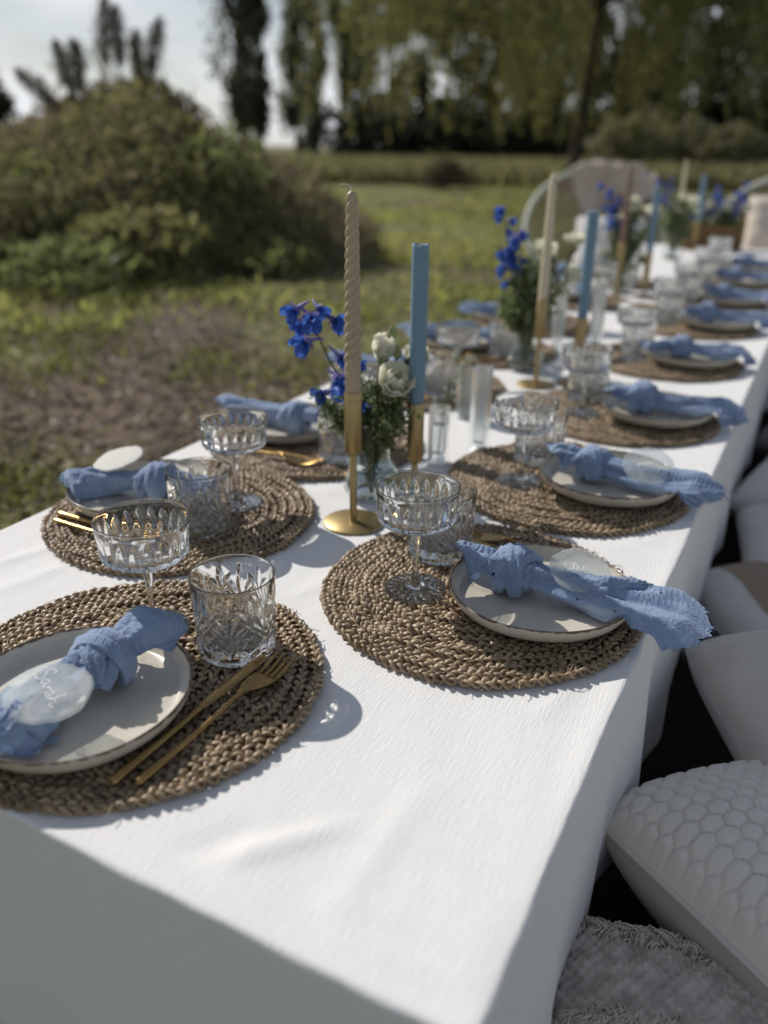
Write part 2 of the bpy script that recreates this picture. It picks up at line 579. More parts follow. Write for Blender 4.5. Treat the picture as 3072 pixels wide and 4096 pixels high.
# ------------------------------------------------------------------ mesh helpers
class MB:
    def __init__(self):
        self.V, self.F, self.UV, self.n = [], [], [], 0

    def add(self, V, F, UV=None):
        V = np.asarray(V, float).reshape(-1, 3)
        self.V.append(V)
        if isinstance(F, np.ndarray):
            F = F.reshape(len(F), -1)
            self.F.append(F + self.n)
        else:
            for f in F:
                self.F.append(np.array([f]) + self.n)
        self.UV.append(np.zeros((len(V), 2)) if UV is None else np.asarray(UV, float).reshape(-1, 2))
        self.n += len(V)
        return self

    def mesh(self, name, material, smooth=True):
        V = np.concatenate(self.V)
        UV = np.concatenate(self.UV)
        idx = np.concatenate([f.ravel() for f in self.F]).astype(np.int32)
        tot = np.concatenate([np.full(len(f), f.shape[1]) for f in self.F]).astype(np.int32)
        st = np.concatenate([[0], np.cumsum(tot)[:-1]]).astype(np.int32)
        me = bpy.data.meshes.new(name)
        me.vertices.add(len(V))
        me.vertices.foreach_set('co', V.astype(np.float32).ravel())
        me.loops.add(len(idx))
        me.loops.foreach_set('vertex_index', idx)
        me.polygons.add(len(tot))
        me.polygons.foreach_set('loop_start', st)
        me.polygons.foreach_set('loop_total', tot)
        me.polygons.foreach_set('use_smooth', np.full(len(tot), smooth))
        if UV.any():
            l = me.uv_layers.new(name='UVMap')
            l.data.foreach_set('uv', UV[idx].astype(np.float32).ravel())
        me.update(calc_edges=True)
        me.validate()
        mats = material if isinstance(material, (list, tuple)) else [material]
        for mm in mats:
            me.materials.append(mm)
        return me

    def build(self, name, material, parent=None, smooth=True, loc=None, rot=None):
        return obj(name, self.mesh(name, material, smooth), parent, loc, rot)


def obj(name, me, parent=None, loc=None, rot=None):
    o = bpy.data.objects.new(name, me)
    col.objects.link(o)
    if parent is not None:
        o.parent = parent
    if loc is not None:
        o.location = loc
    if rot is not None:
        o.rotation_euler = rot
    return o


def tag(o, label=None, cat=None, group=None, kind=None):
    if label:
        o['label'] = label
    if cat:
        o['category'] = cat
    if group:
        o['group'] = group
    if kind:
        o['kind'] = kind
    return o


def thing(name, label, cat, loc=(0, 0, 0), rz=0.0, group=None):
    o = bpy.data.objects.new(name, None)
    o.empty_display_size = 0.05
    col.objects.link(o)
    o.location = loc
    o.rotation_euler = (0, 0, rz)
    return tag(o, label, cat, group)


def copy_tree(o, parent=None):
    c = o.copy()
    col.objects.link(c)
    c.parent = parent
    for ch in list(o.children):
        copy_tree(ch, c)
    return c


def place(proto, used, loc, rz, label, group=None):
    o = proto if not used[0] else copy_tree(proto)
    used[0] = True
    o.location = loc
    o.rotation_euler = (0, 0, rz)
    o['label'] = label
    if group:
        o['group'] = group
    return o


def gridfaces(nu, nv, closeu=False, closev=False):
    a = np.arange(nu * nv).reshape(nu, nv)
    if closeu:
        a = np.concatenate([a, a[:1]], 0)
    if closev:
        a = np.concatenate([a, a[:, :1]], 1)
    return np.stack([a[:-1, :-1], a[1:, :-1], a[1:, 1:], a[:-1, 1:]], -1).reshape(-1, 4)


def lathe(prof, n, disp=None):
    """prof: list of (r, z); disp(theta, i) -> dr array"""
    prof = np.asarray(prof, float)
    th = np.linspace(0, 2 * PI, n, endpoint=False)
    rr = np.repeat(prof[:, :1], n, 1)
    zz = np.repeat(prof[:, 1:2], n, 1)
    if disp is not None:
        dr, dz = disp(th[None, :].repeat(len(prof), 0), zz, rr)
        rr, zz = rr + dr, zz + dz
    V = np.stack([rr * np.cos(th), rr * np.sin(th), zz], -1)
    F = gridfaces(len(prof), n, closev=True)[:, ::-1]
    return V.reshape(-1, 3), F


def smoothprof(pts, per=6):
    pts = np.asarray(pts, float)
    P = np.concatenate([[2 * pts[0] - pts[1]], pts, [2 * pts[-1] - pts[-2]]])
    o = []
    for i in range(1, len(P) - 2):
        p0, p1, p2, p3 = P[i - 1:i + 3]
        for t in np.linspace(0, 1, per, endpoint=False):
            o.append(0.5 * (2 * p1 + (p2 - p0) * t + (2 * p0 - 5 * p1 + 4 * p2 - p3) * t * t + (3 * p1 - p0 - 3 * p2 + p3) * t ** 3))
    o.append(P[-2])
    return np.array(o)


def catmull(pts, per=8):
    return smoothprof(np.asarray(pts, float), per)


def frames(P):
    P = np.asarray(P, float)
    T = np.gradient(P, axis=0)
    T /= np.linalg.norm(T, axis=1)[:, None] + 1e-12
    ref = np.array([0, 0, 1.0]) if abs(T[0][2]) < 0.9 else np.array([1.0, 0, 0])
    A = np.zeros_like(P)
    a = np.cross(ref, T[0])
    a /= np.linalg.norm(a)
    for i in range(len(P)):
        a = a - T[i] * a.dot(T[i])
        a /= np.linalg.norm(a) + 1e-12
        A[i] = a
    return T, A, np.cross(T, A)


def tube(P, r, n=8, flat=1.0, cap=True, wob=None):
    P = np.asarray(P, float)
    T, A, B = frames(P)
    r = np.broadcast_to(np.asarray(r, float), (len(P),))
    th = np.linspace(0, 2 * PI, n, endpoint=False)
    rad = r[:, None] * np.ones(n)[None]
    if wob is not None:
        rad = rad * wob(np.linspace(0, 1, len(P))[:, None], th[None])
    V = P[:, None] + A[:, None] * (np.cos(th)[None] * rad)[..., None] + B[:, None] * (np.sin(th)[None] * rad * flat)[..., None]
    F = [f for f in gridfaces(len(P), n, closev=True)]
    L = np.linalg.norm(np.diff(P, axis=0), axis=1).cumsum()
    L = np.concatenate([[0], L])
    UV = np.stack(np.broadcast_arrays(L[:, None], (th / (2 * PI) * 0.1)[None]), -1)
    V = V.reshape(-1, 3)
    UV = UV.reshape(-1, 2)
    F = gridfaces(len(P), n, closev=True)
    if cap:
        V = np.concatenate([V, P[:1], P[-1:]])
        UV = np.concatenate([UV, UV[:1], UV[-1:]])
        m = len(P) * n
        k = np.arange(n)
        q = np.stack([np.full(n, m), (k + 1) % n, k], 1)
        q2 = np.stack([np.full(n, m + 1), m - n + k, m - n + (k + 1) % n], 1)
        return V, F, UV, np.concatenate([q, q2])
    return V, F, UV, None


def addtube(mb, P, r, n=8, flat=1.0, cap=True, wob=None):
    V, F, UV, C = tube(P, r, n, flat, cap, wob)
    base = mb.n
    mb.add(V, F, UV)
    if C is not None:
        mb.F.append(C + base)


def box(mb, x0, x1, y0, y1, z0, z1):
    V = [(x, y, z) for x in (x0, x1) for y in (y0, y1) for z in (z0, z1)]
    F = np.array([(0, 1, 3, 2), (4, 6, 7, 5), (0, 4, 5, 1), (2, 3, 7, 6), (0, 2, 6, 4), (1, 5, 7, 3)])
    mb.add(V, F)


def rbox(mb, x0, x1, y0, y1, z0, z1, b):
    """box with chamfered edges (built from three stacked octagon rings)"""
    rings = []
    for z, i in ((z0, b), (z0 + b, 0), (z1 - b, 0), (z1, b)):
        X0, X1, Y0, Y1 = x0 + i, x1 - i, y0 + i, y1 - i
        rings += [(X0 + b, Y0, z), (X1 - b, Y0, z), (X1, Y0 + b, z), (X1, Y1 - b, z), (X1 - b, Y1, z), (X0 + b, Y1, z), (X0, Y1 - b, z), (X0, Y0 + b, z)]
    base = mb.n
    mb.add(rings, gridfaces(4, 8, closev=True))
    mb.F.append(np.array([[7, 6, 5, 4, 3, 2, 1, 0]]) + base)
    mb.F.append(np.array([[24, 25, 26, 27, 28, 29, 30, 31]]) + base)


def leafquads(C, size, rng, up=0.0, aspect=0.5, dirs=None):
    """one folded rhombus per centre"""
    n = len(C)
    size = np.broadcast_to(np.asarray(size, float), (n,))
    D = rng.normal(size=(n, 3)) if dirs is None else dirs + rng.normal(size=(n, 3)) * 0.35
    D[:, 2] += up
    D /= np.linalg.norm(D, axis=1)[:, None]
    Q = rng.normal(size=(n, 3))
    S = np.cross(D, Q)
    S /= np.linalg.norm(S, axis=1)[:, None] + 1e-9
    Nn = np.cross(D, S)
    a = size[:, None]
    P0 = C - D * a * 0.5
    P2 = C + D * a * 0.5
    P1 = C + S * a * aspect * 0.5 + Nn * a * 0.08
    P3 = C - S * a * aspect * 0.5 + Nn * a * 0.08
    V = np.stack([P0, P1, P2, P3], 1).reshape(-1, 3)
    F = np.arange(4 * n).reshape(-1, 4)
    return V, F


def vnoise(x, y, seed=0, oct=4):
    """cheap smooth value noise, about -1..1"""
    o = np.zeros(np.broadcast(x, y).shape)
    rs = np.random.default_rng(seed)
    amp = 1.0
    for k in range(oct):
        for _ in range(3):
            a, b, c = rs.normal(size=2).tolist() + [rs.uniform(0, 6.28)]
            o += amp * np.sin((a * x + b * y) * (1.9 ** k) + c) / 3
        amp *= 0.55
    return o


TZ = 0.40          # table top
TL = 4.75          # table length
TW = 0.42          # half width


# ================================================================== SETTING
def build_ground():
    n = 120
    xs = np.concatenate([-np.geomspace(400, 0.5, 60), [0], np.geomspace(0.5, 400, 60)])
    X, Y = np.meshgrid(xs, xs, indexing='ij')
    Z = np.zeros_like(X)
    d = np.hypot(X, Y)
    Z += 0.03 * vnoise(X * 0.9, Y * 0.9, 3) * np.clip((d - 2.5) / 4, 0, 1)
    mb = MB()
    mb.add(np.stack([X, Y, Z - 0.02], -1), gridfaces(len(xs), len(xs)))
    o = mb.build('ground', GROUND)
    tag(o, kind='structure')


build_ground()


def grass_mesh(rng, n, dmin, dmax, a0, a1, h, wdt, dens_seed, thr=-0.1, bias=0.6):
    """upright blades scattered over a wedge seen from the table"""
    u = rng.uniform(size=n)
    d = dmin + (dmax - dmin) * u ** (1 / bias)
    a = rng.uniform(a0, a1, n)
    x = CAM[0] + d * np.sin(a)
    y = CAM[1] + d * np.cos(a)
    k = vnoise(x * 1.1, y * 1.1, dens_seed, 4)
    k = k - 0.6 * np.clip(1.4 - np.hypot(x + 2.9, y - 2.1) / 1.7, 0, 1)
    keep = (k > thr + rng.normal(size=n) * 0.25)
    keep &= ~((np.abs(x) < TW + 0.05) & (y > -0.2) & (y < TL + 0.1))
    keep &= ~((x > 0) & (x < 2.0) & (y > -1) & (y < 5.3))
    x, y, d = x[keep], y[keep], d[keep]
    m = len(x)
    hh = h * rng.uniform(0.5, 1.3, m)
    ww = wdt * rng.uniform(0.6, 1.4, m)
    ph = rng.uniform(0, 2 * PI, m)
    lx, ly = rng.normal(size=m) * 0.45 * hh, rng.normal(size=m) * 0.45 * hh
    cx, sn = np.cos(ph) * ww / 2, np.sin(ph) * ww / 2
    z = np.full(m, -0.03)
    P0 = np.stack([x - cx, y - sn, z], 1)
    P1 = np.stack([x + cx, y + sn, z], 1)
    P2 = np.stack([x + cx * .6 + lx * .4, y + sn * .6 + ly * .4, z + hh * .6], 1)
    P3 = np.stack([x + lx, y + ly, z + hh], 1)
    return np.stack([P0, P1, P2, P3], 1).reshape(-1, 3), np.arange(4 * m).reshape(-1, 4)


def build_grass():
    rng = np.random.default_rng(5)
    mb = MB()
    a0, a1 = -R(27) - R(34), -R(27) + R(40)
    mb.add(*grass_mesh(rng, 80000, 1.5, 7, a0, a1, 0.07, 0.010, 7, -0.05))
    mb.add(*grass_mesh(rng, 50000, 0.5, 4.5, a0 - R(60), a1, 0.06, 0.010, 7, -0.15))
    mb.add(*grass_mesh(rng, 9000, 1.6, 6, a0, a1, 0.05, 0.035, 21, 0.0))
    tag(mb.build('field_grass', GRASS, smooth=False), 'short patchy grass growing over the bare field', 'grass', kind='stuff')
    mb = MB()
    mb.add(*grass_mesh(rng, 60000, 4.6, 24, a0, a1, 0.09, 0.028, 7, -0.20))
    tag(mb.build('mown_grass', MOWN, smooth=False), 'lighter mown grass further out on the field', 'grass', kind='stuff')
    mb = MB()
    mb.add(*grass_mesh(rng, 60000, 22, 48, a0, a1, 0.5, 0.10, 8, -2.0, bias=1.0))
    tag(mb.build('tall_grass', GRASSY, smooth=False), 'band of tall dry grass along the far edge of the field', 'grass', kind='stuff')


build_grass()


def litter():
    rng = np.random.default_rng(15)
    n = 9000
    d = 1.6 + 6 * rng.uniform(size=n) ** 1.3
    a = rng.uniform(-R(27) - R(34), -R(27) + R(20), n)
    x, y = CAM[0] + d * np.sin(a), CAM[1] + d * np.cos(a)
    k = ~((np.abs(x) < TW + .08) & (y > -.2)) & (x < TW)
    x, y = x[k], y[k]
    C = np.stack([x, y, rng.uniform(.004, .03, len(x))], 1)
    dirs = rng.normal(size=(len(x), 3)) * [1, 1, .3]
    V, F = leafquads(C, .030 * rng.uniform(.4, 1.7, len(x)), rng, 0, .55, dirs)
    tag(MB().add(V, F).build('leaf_litter', LITTER, smooth=False), 'dry leaves and clods strewn over the bare soil', 'leaf litter', kind='stuff')


litter()

# overgrown spoil mound on the left
MC = ray(300, 330, 8.9)


def mound_h(x, y):
    # local axes: t across the view, s along it
    vx, vy = MC[0] - CAM[0], MC[1] - CAM[1]
    q = math.hypot(vx, vy)
    vx, vy = vx / q, vy / q
    s = (x - MC[0]) * vx + (y - MC[1]) * vy
    t = (x - MC[0]) * vy - (y - MC[1]) * vx
    t = t + 0.15 * np.sin(s * 1.3)
    prof = np.interp(t, [-4.6, -3.2, -1.9, -1.2, -0.35, 0.1, 0.55, 0.92, 1.3, 1.6, 1.95], [0, .50, .70, .80, 1.14, 1.22, .90, 0.70, 0.54, 0.24, 0])
    g = np.clip(1 - np.abs(s / 2.6) ** 2.2, 0, 1) ** 0.8
    h = prof * g
    return h + 0.09 * vnoise(x * 2.2, y * 2.2, 11) * np.clip(h * 2.5, 0, 1)


def build_mound():
    g = np.linspace(-5.4, 5.4, 110)
    X, Y = np.meshgrid(MC[0] + g, MC[1] + g, indexing='ij')
    Z = mound_h(X, Y) - 0.06
    mb = MB().add(np.stack([X, Y, Z], -1), gridfaces(110, 110))
    tag(mb.build('earth_mound', SOIL), kind='structure')
    rng = np.random.default_rng(9)

    def scatter(n, size, lift, material, name, label, cond, up=0.3, aspect=0.4):
        x = MC[0] + rng.uniform(-5, 5, n)
        y = MC[1] + rng.uniform(-5, 5, n)
        z = mound_h(x, y)
        k = (z > 0.06) & cond(x, y, z)
        x, y, z = x[k], y[k], z[k]
        C = np.stack([x, y, z + rng.uniform(0, 1, len(x)) ** 1.6 * lift], 1)
        V, F = leafquads(C, size * rng.uniform(0.5, 1.5, len(x)), rng, up, aspect)
        tag(MB().add(V, F).build(name, material, smooth=False), label, 'weeds', kind='stuff')
    def side(x, y):
        vx, vy = MC[0] - CAM[0], MC[1] - CAM[1]
        q = math.hypot(vx, vy)
        return ((x - MC[0]) * vy - (y - MC[1]) * vx) / q
    scatter(95000, 0.075, 0.20, WEED, 'mound_weeds', 'olive green weeds and grass covering the earth mound', lambda x, y, z: vnoise(x * 1.3, y * 1.3, 4) + (z - 0.9) * 1.4 - np.clip(side(x, y), 0, 3) * 0.22 > -0.45, 0.9)
    scatter(9000, 0.34, 0.16, GRASSY, 'mound_stalks', 'thin dry grass stalks standing out of the mound', lambda x, y, z: vnoise(x * 1.7, y * 1.7, 24) > -.3, 2.6, .05)
    scatter(26000, 0.07, 0.20, WEEDG, 'foot_weeds', 'bright green weeds along the foot of the earth mound', lambda x, y, z: (z < 0.55) & (vnoise(x * 2.1, y * 2.1, 14) > -.1) & (side(x, y) < 1.6), 1.0)
    scatter(80000, 0.075, 0.22, DRYW, 'dry_weeds', 'brown withered weeds on the flank of the earth mound', lambda x, y, z: vnoise(x * 1.3, y * 1.3, 4) + (z - 0.9) * 1.4 - np.clip(side(x, y), 0, 3) * 0.22 < -0.18, 0.5)


build_mound()


def bush(name, label, loc, rx, ry, rz, n, leaf, material, seed, cat='bush', group=None, up=0.4):
    rng = np.random.default_rng(seed)
    t = thing(name, label, cat, loc, 0, group)
    P = rng.normal(size=(n, 3))
    P /= np.linalg.norm(P, axis=1)[:, None]
    P *= rng.uniform(0.35, 1, n)[:, None] ** 0.5
    lump = 1 + 0.22 * np.sin(P[:, 0] * 5 + seed) * np.sin(P[:, 1] * 4.3 + 1) + 0.16 * np.sin(P[:, 2] * 7 + P[:, 0] * 6)
    P = P * lump[:, None] * np.array([rx, ry, rz])
    P[:, 2] = np.maximum(P[:, 2] + rz * 0.85, 0.02)
    V, F = leafquads(P, leaf * rng.uniform(0.6, 1.4, n), rng, up)
    MB().add(V, F).build('foliage', material, t, smooth=False)
    mb = MB()
    for k in range(7):
        a = rng.uniform(0, 6.28)
        e = np.array([math.cos(a) * rx * .6, math.sin(a) * ry * .6, rz * 1.3])
        addtube(mb, np.array([[0, 0, -.05], e * .4 + [0, 0, .1 * rz], e]), [leaf * .12, leaf * .09, leaf * .05], 5)
    mb.build('stem', BARK, t)
    return t


def gpt(u, v):
    p = onz(u, v, 0.0)
    return (p[0], p[1], 0.0)


bush('nettle_bush', 'bright green leafy bush at the foot of the earth mound', gpt(455, 565), .62, .5, .50, 2600, .085, WEEDG, 31, up=1.0)
bush('nettle_bush', 'low pale green bush in front of the mound beside bare soil', gpt(110, 615), .85, .5, .16, 1500, .075, WEEDG, 32, up=1.0)
bush('nettle_bush', 'small bright bush under the shaded right flank of the mound', gpt(560, 590), .5, .35, .14, 1200, .065, WEEDG, 33, up=1.0)
bush('bramble', 'dark brown bramble thicket at the right end of the mound', gpt(600, 535), .40, .4, .20, 1600, .09, DRYW, 34)
bush('dock_plant', 'pale flowering weed clump at the left foot of the mound', gpt(40, 585), .5, .4, .34, 1800, .07, GRASSY, 35, cat='weed', up=1.0)
bush('dock_plant', 'leafy weed clump between the two green bushes', gpt(290, 600), .55, .4, .26, 1900, .07, WEED, 36, cat='weed', up=1.0)


def reed(loc, h, lean, az, seed, label):
    rng = np.random.default_rng(seed)
    t = thing('plume_reed', label, 'reed', loc, 0, 'feathery reeds standing on the mound')
    s = np.linspace(0, 1, 10)
    P = np.stack([np.cos(az) * lean * s ** 1.6, np.sin(az) * lean * s ** 1.6, h * s], 1)
    mb = MB()
    addtube(mb, P, 0.012 * (1 - 0.6 * s), 6)
    mb.build('stalk', REED, t)
    n = 620
    k = rng.uniform(0.5, 1.03, n)
    C = np.stack([np.interp(k, s, P[:, j]) for j in range(3)], 1)
    rad = 0.06 * np.sin(np.clip((k - 0.46) / 0.58, 0, 1) * PI) ** 0.7
    C += rng.normal(size=(n, 3)) * rad[:, None] * 0.75
    tang = np.array([np.cos(az) * lean, np.sin(az) * lean, h])
    tang = tang / np.linalg.norm(tang)
    V, F = leafquads(C, 0.085 * rng.uniform(.6, 1.4, n), rng, 0.0, 0.10, np.tile(tang, (n, 1)))
    tag(MB().add(V, F).build('plume', REED, t, smooth=False), kind='stuff')
    mb = MB()
    for q in range(5):
        a = rng.uniform(0, 6.28)
        z0 = rng.uniform(.1, .5) * h
        e = np.array([math.cos(a) * .28, math.sin(a) * .28, z0 + .25])
        b0 = np.array([np.interp(z0 / h, s, P[:, 0]), np.interp(z0 / h, s, P[:, 1]), z0])
        addtube(mb, np.array([b0, (b0 + e) / 2 + [0, 0, .09], e]), [.006, .012, .002], 4, .2)
    mb.build('blade', WEED, t)


rtdir = math.atan2(AX[1], AX[0])
for k, (u0, v0, u1, v1) in enumerate(((150, 235, 25, 152), (165, 222, 118, 95), (178, 215, 160, 92), (222, 190, 228, 0), (262, 178, 248, 20), (318, 190, 345, 48), (302, 186, 292, 75))):
    d = 8.7
    p0, p1 = ray(u0, v0, d), ray(u1, v1, d)
    hgt = p1[2] - p0[2] + 0.25
    ln = (p1[0] - p0[0]) * AX[0] + (p1[1] - p0[1]) * AX[1]
    base = (p0[0], p0[1], p0[2] - 0.25)
    reed(base, hgt, abs(ln) + 1e-3, rtdir if ln > 0 else rtdir + PI, 40 + k,
         ('dark feathery reed bent far over to one side on the mound' if k == 0 else 'dark feathery reed standing tall on top of the earth mound'))
for o in [o for o in bpy.data.objects if o.name.startswith('plume_reed') and o.parent is None]:
    if 'bent far' in o['label']:
        del o['group']


# ------------------------------------------------------------------ trees
def tree(name, label, u, d, h, rx, crown0, n, leaf, material, seed, group=None, shape='oval', lean=0.0, trunk_r=None, v=None):
    rng = np.random.default_rng(seed)
    p = ray(u, 320, d)
    t = thing(name, label, 'tree', (p[0], p[1], 0), 0, group)
    tr = trunk_r or h * 0.016
    s = np.linspace(0, 1, 9)
    ax = np.array([AX[0], AX[1], 0])
    P = np.stack([s * 0, s * 0, s * h * 0.96], 1) + ax[None] * (lean * s ** 1.4)[:, None] + np.cumsum(rng.normal(size=(9, 3)) * [.04, .04, 0], 0) * h * 0.02
    mb = MB()
    addtube(mb, P, tr * (1 - 0.86 * s), 8)
    mb.build('trunk', BARK, t)
    mb = MB()
    nb = 26 if shape != 'poplar' else 34
    cl = []
    for k in range(nb):
        f = rng.uniform(crown0, 0.97)
        z = f * h
        c = np.array([np.interp(f * 1.0, s * 0.96, P[:, 0]), np.interp(f, s * 0.96, P[:, 1]), z])
        fr = (f - crown0) / (1 - crown0)
        env = math.sin(PI * (0.12 + 0.85 * fr)) ** 0.6 if shape == 'oval' else (math.sin(PI * (0.1 + 0.82 * fr)) ** 0.5)
        a = rng.uniform(0, 2 * PI)
        rr = rx * env * rng.uniform(0.35, 1.0)
        rise = rr * (0.4 if shape == 'oval' else 1.6)
        e = c + [math.cos(a) * rr, math.sin(a) * rr, rise]
        if e[2] > h:
            e[2] = h
        addtube(mb, np.array([c, (c + e) / 2 + [0, 0, -rise * .1], e]), [tr * .35, tr * .25, tr * .08], 5)
        cl.append((e, rx * rng.uniform(0.22, 0.42)))
        cl.append(((c + e) / 2, rx * rng.uniform(0.18, 0.34)))
    tag(mb.build('branch', BARK, t), kind='stuff')
    per = n // len(cl)
    C = []
    for c, r in cl:
        q = rng.normal(size=(per, 3)) * r * np.array([.55, .55, .62 if shape == 'oval' else 1.1])
        C.append(c + q)
    C = np.concatenate(C)
    C = C[C[:, 2] > crown0 * h * 0.6]
    V, F = leafquads(C, leaf * rng.uniform(.6, 1.5, len(C)), rng, 0.0, 0.6)
    MB().add(V, F).build('crown', material, t, smooth=False)
    return t


ORD = ['first', 'second', 'third', 'fourth', 'fifth', 'sixth', 'seventh', 'eighth', 'ninth']
PG = 'slender poplars in a row beyond the field'
for k, (u, h, rx, ln) in enumerate(((528, 10.6, 1.15, -.55), (566, 9.6, .7, -.3), (645, 12.6, 1.1, -.3), (682, 13.4, 1.0, .1), (738, 13.0, 1.1, .2), (790, 12.0, 1.1, .2))):
    tree('poplar_tree', 'slender dark poplar standing %s in the row counted from the mound' % ORD[k], u, 52 + (k % 3) * 1.5, h, rx * 1.22, 0.03, 5600, 0.28, POPLAR, 60 + k, PG, 'poplar', ln)
tree('round_tree', 'low dark tree peeping out behind the left end of the mound', -12, 30, 2.3, 1.1, 0.2, 2500, 0.2, DARKLEAF, 75)
DG = 'dark trees massed beyond the field behind the willow'
rngt = np.random.default_rng(77)
for k, u in enumerate((840, 915, 985, 1060, 1130, 1205, 1280, 1360, 1440, 1520, 1600, 1680)):
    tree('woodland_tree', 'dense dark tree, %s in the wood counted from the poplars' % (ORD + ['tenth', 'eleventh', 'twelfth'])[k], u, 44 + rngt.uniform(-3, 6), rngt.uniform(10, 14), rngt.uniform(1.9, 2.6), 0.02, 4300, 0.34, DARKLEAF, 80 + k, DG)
for k, (u, v, d, w2, h2, lb) in enumerate(((1368, 318, 30, 1.35, 1.05, 'broad rounded pale shrub at the edge of the dark wood'), (1475, 318, 32, 1.15, .95, 'smaller rounded shrub beside the broad one before the dark wood'),
                                           (1580, 318, 30, .95, .85, 'low rounded shrub at the right end of the wood edge'))):
    p = ray(u, v, d)
    bush('round_shrub', lb, (p[0], p[1], 0), w2, w2 * .8, h2, 4200, .17, SHRUB, 95 + k)


for k, u in enumerate((800, 905, 1010, 1115, 1220, 1325, 1430, 1535, 1640)):
    p = ray(u, 320, 41 + (k % 3))
    bush('undergrowth_bush', 'dark undergrowth bush, %s along the wood edge counted from the poplars' % ORD[k], (p[0], p[1], 0), 2.1, 1.2, 1.35, 3000, .30, DARKLEAF, 240 + k, group='undergrowth along the wood edge')


def willow():
    rng = np.random.default_rng(101)
    p = ray(1235, 320, 18.5)
    t = thing('willow_tree', 'weeping willow with pale green curtains of hanging twigs', 'tree', (p[0], p[1], 0))
    H = 8.5
    s = np.linspace(0, 1, 8)
    P = np.stack([0.3 * np.sin(s * 2), 0.2 * s, H * .75 * s], 1)
    mb = MB()
    addtube(mb, P, .12 * (1 - .6 * s), 10)
    mb.build('trunk', BARK, t)
    mb = MB()
    tw = MB()
    C, D = [], []
    rt = np.array([AX[0], AX[1], 0])
    fh = np.array([-rt[1], rt[0], 0])
    for k in range(54):
        a = rng.uniform(0, 2 * PI)
        rr = rng.uniform(.7, 6.8)
        tip = np.array([math.cos(a) * rr, math.sin(a) * rr, rng.uniform(4.4, 7.6) - rr * .1])
        c = np.array([0.2, .1, rng.uniform(3.2, 6)])
        m1 = (c + tip) / 2 + [0, 0, 1.0]
        limb = smoothprof([c, m1, tip], 5)
        addtube(mb, limb, np.linspace(.12, .03, len(limb)), 6)
        for q in range(14 if k % 3 else 24):
            f = rng.uniform(.72, 1)
            st = limb[int(f * (len(limb) - 1))] + rng.normal(size=3) * [.17, .17, .15]
            zend = rng.uniform(1.0, 3.2) if rng.uniform() < .75 else rng.uniform(2.5, 4)
            ln = st[2] - zend
            if ln < .4:
                continue
            m = int(ln / .075)
            z = np.linspace(0, 1, m)
            sway = rng.normal(size=2) * .18
            x = np.stack([st[0] + sway[0] * z ** 2, st[1] + sway[1] * z ** 2, st[2] - ln * z], 1)
            addtube(tw, x[::6] if m > 12 else x[::3], .006, 3, cap=False)
            C.append(x + rng.normal(size=x.shape) * .035)
            D.append(np.tile([0, 0, -1.0], (m, 1)))
    mb.build('limb', BARK, t)
    tag(tw.build('hanging_twigs', STEM, t), kind='stuff')
    C = np.concatenate(C)
    D = np.concatenate(D)
    keep = np.linalg.norm(C - [0, 0, 0], axis=1) > 0
    V, F = leafquads(C[keep], .13 * rng.uniform(.6, 1.4, keep.sum()), rng, 0, .26, D[keep])
    MB().add(V, F).build('crown', WILLOW, t, smooth=False)


willow()


def brush_pile():
    rng = np.random.default_rng(111)
    p = onz(965, 408, 0)
    t = thing('brush_pile', 'dark heap of cut brushwood lying on the field', 'brush pile', (p[0], p[1], 0))
    mb = MB()
    for k in range(420):
        a = rng.uniform(0, 2 * PI)
        r = rng.uniform(0, .62)
        z = rng.uniform(0, 1) * .62 * (1 - (r / .7) ** 2)
        c = np.array([math.cos(a) * r, math.sin(a) * r, z])
        d = rng.normal(size=3) * [1, 1, .4]
        d /= np.linalg.norm(d)
        L = rng.uniform(.15, .42)
        addtube(mb, np.array([c - d * L / 2, c + rng.normal(size=3) * .02, c + d * L / 2]) + [0, 0, .05], [.012, .01, .004], 4)
    tag(mb.build('twigs', BRUSH, t), kind='stuff')
    C = rng.normal(size=(900, 3)) * [.24, .24, .16] + [-.28, 0, .42]
    V, F = leafquads(C, .09, rng, .4, .3)
    MB().add(V, F).build('dry_leaves', GRASSY, t, smooth=False)
    p = onz(1100, 386, 0)
    t = thing('tree_stump', 'small dark stump standing alone in the mown grass', 'stump', (p[0], p[1], 0))
    V, F = lathe(smoothprof([(.17, -.02), (.13, .08), (.115, .26), (.10, .29), (.0, .30)], 4), 14, lambda th, z, r: (r * .09 * np.sin(th * 3 + z * 8), 0 * r))
    MB().add(V, F).build('trunk', BARK, t)
    V, F = lathe([(.10, .301), (.06, .304), (.0, .305)], 14)
    MB().add(V, F).build('cut_face', DRYW, t)


brush_pile()


# rug under the cushions
def rug():
    xs = np.linspace(0.36, 1.75, 40)
    ys = np.linspace(-0.7, 5.0, 150)
    X, Y = np.meshgrid(xs, ys, indexing='ij')
    Z = 0.018 + 0.004 * vnoise(X * 14, Y * 14, 2)
    mb = MB()
    mb.add(np.stack([X, Y, Z], -1), gridfaces(40, 150))
    Vb = np.stack([X, Y, Z * 0 - 0.03], -1)
    per = [(i, 0) for i in range(40)] + [(39, j) for j in range(150)] + [(i, 149) for i in range(39, -1, -1)] + [(0, j) for j in range(149, -1, -1)]
    top = np.array([[X[i, j], Y[i, j], Z[i, j]] for i, j in per])
    bot = top.copy()
    bot[:, 2] = -0.03
    mb.add(np.stack([top, bot], 1), gridfaces(len(per), 2, closeu=True))
    o = mb.build('rug', RUG)
    tag(o, 'dark brown rug spread on the ground under the floor cushions', 'rug')


rug()


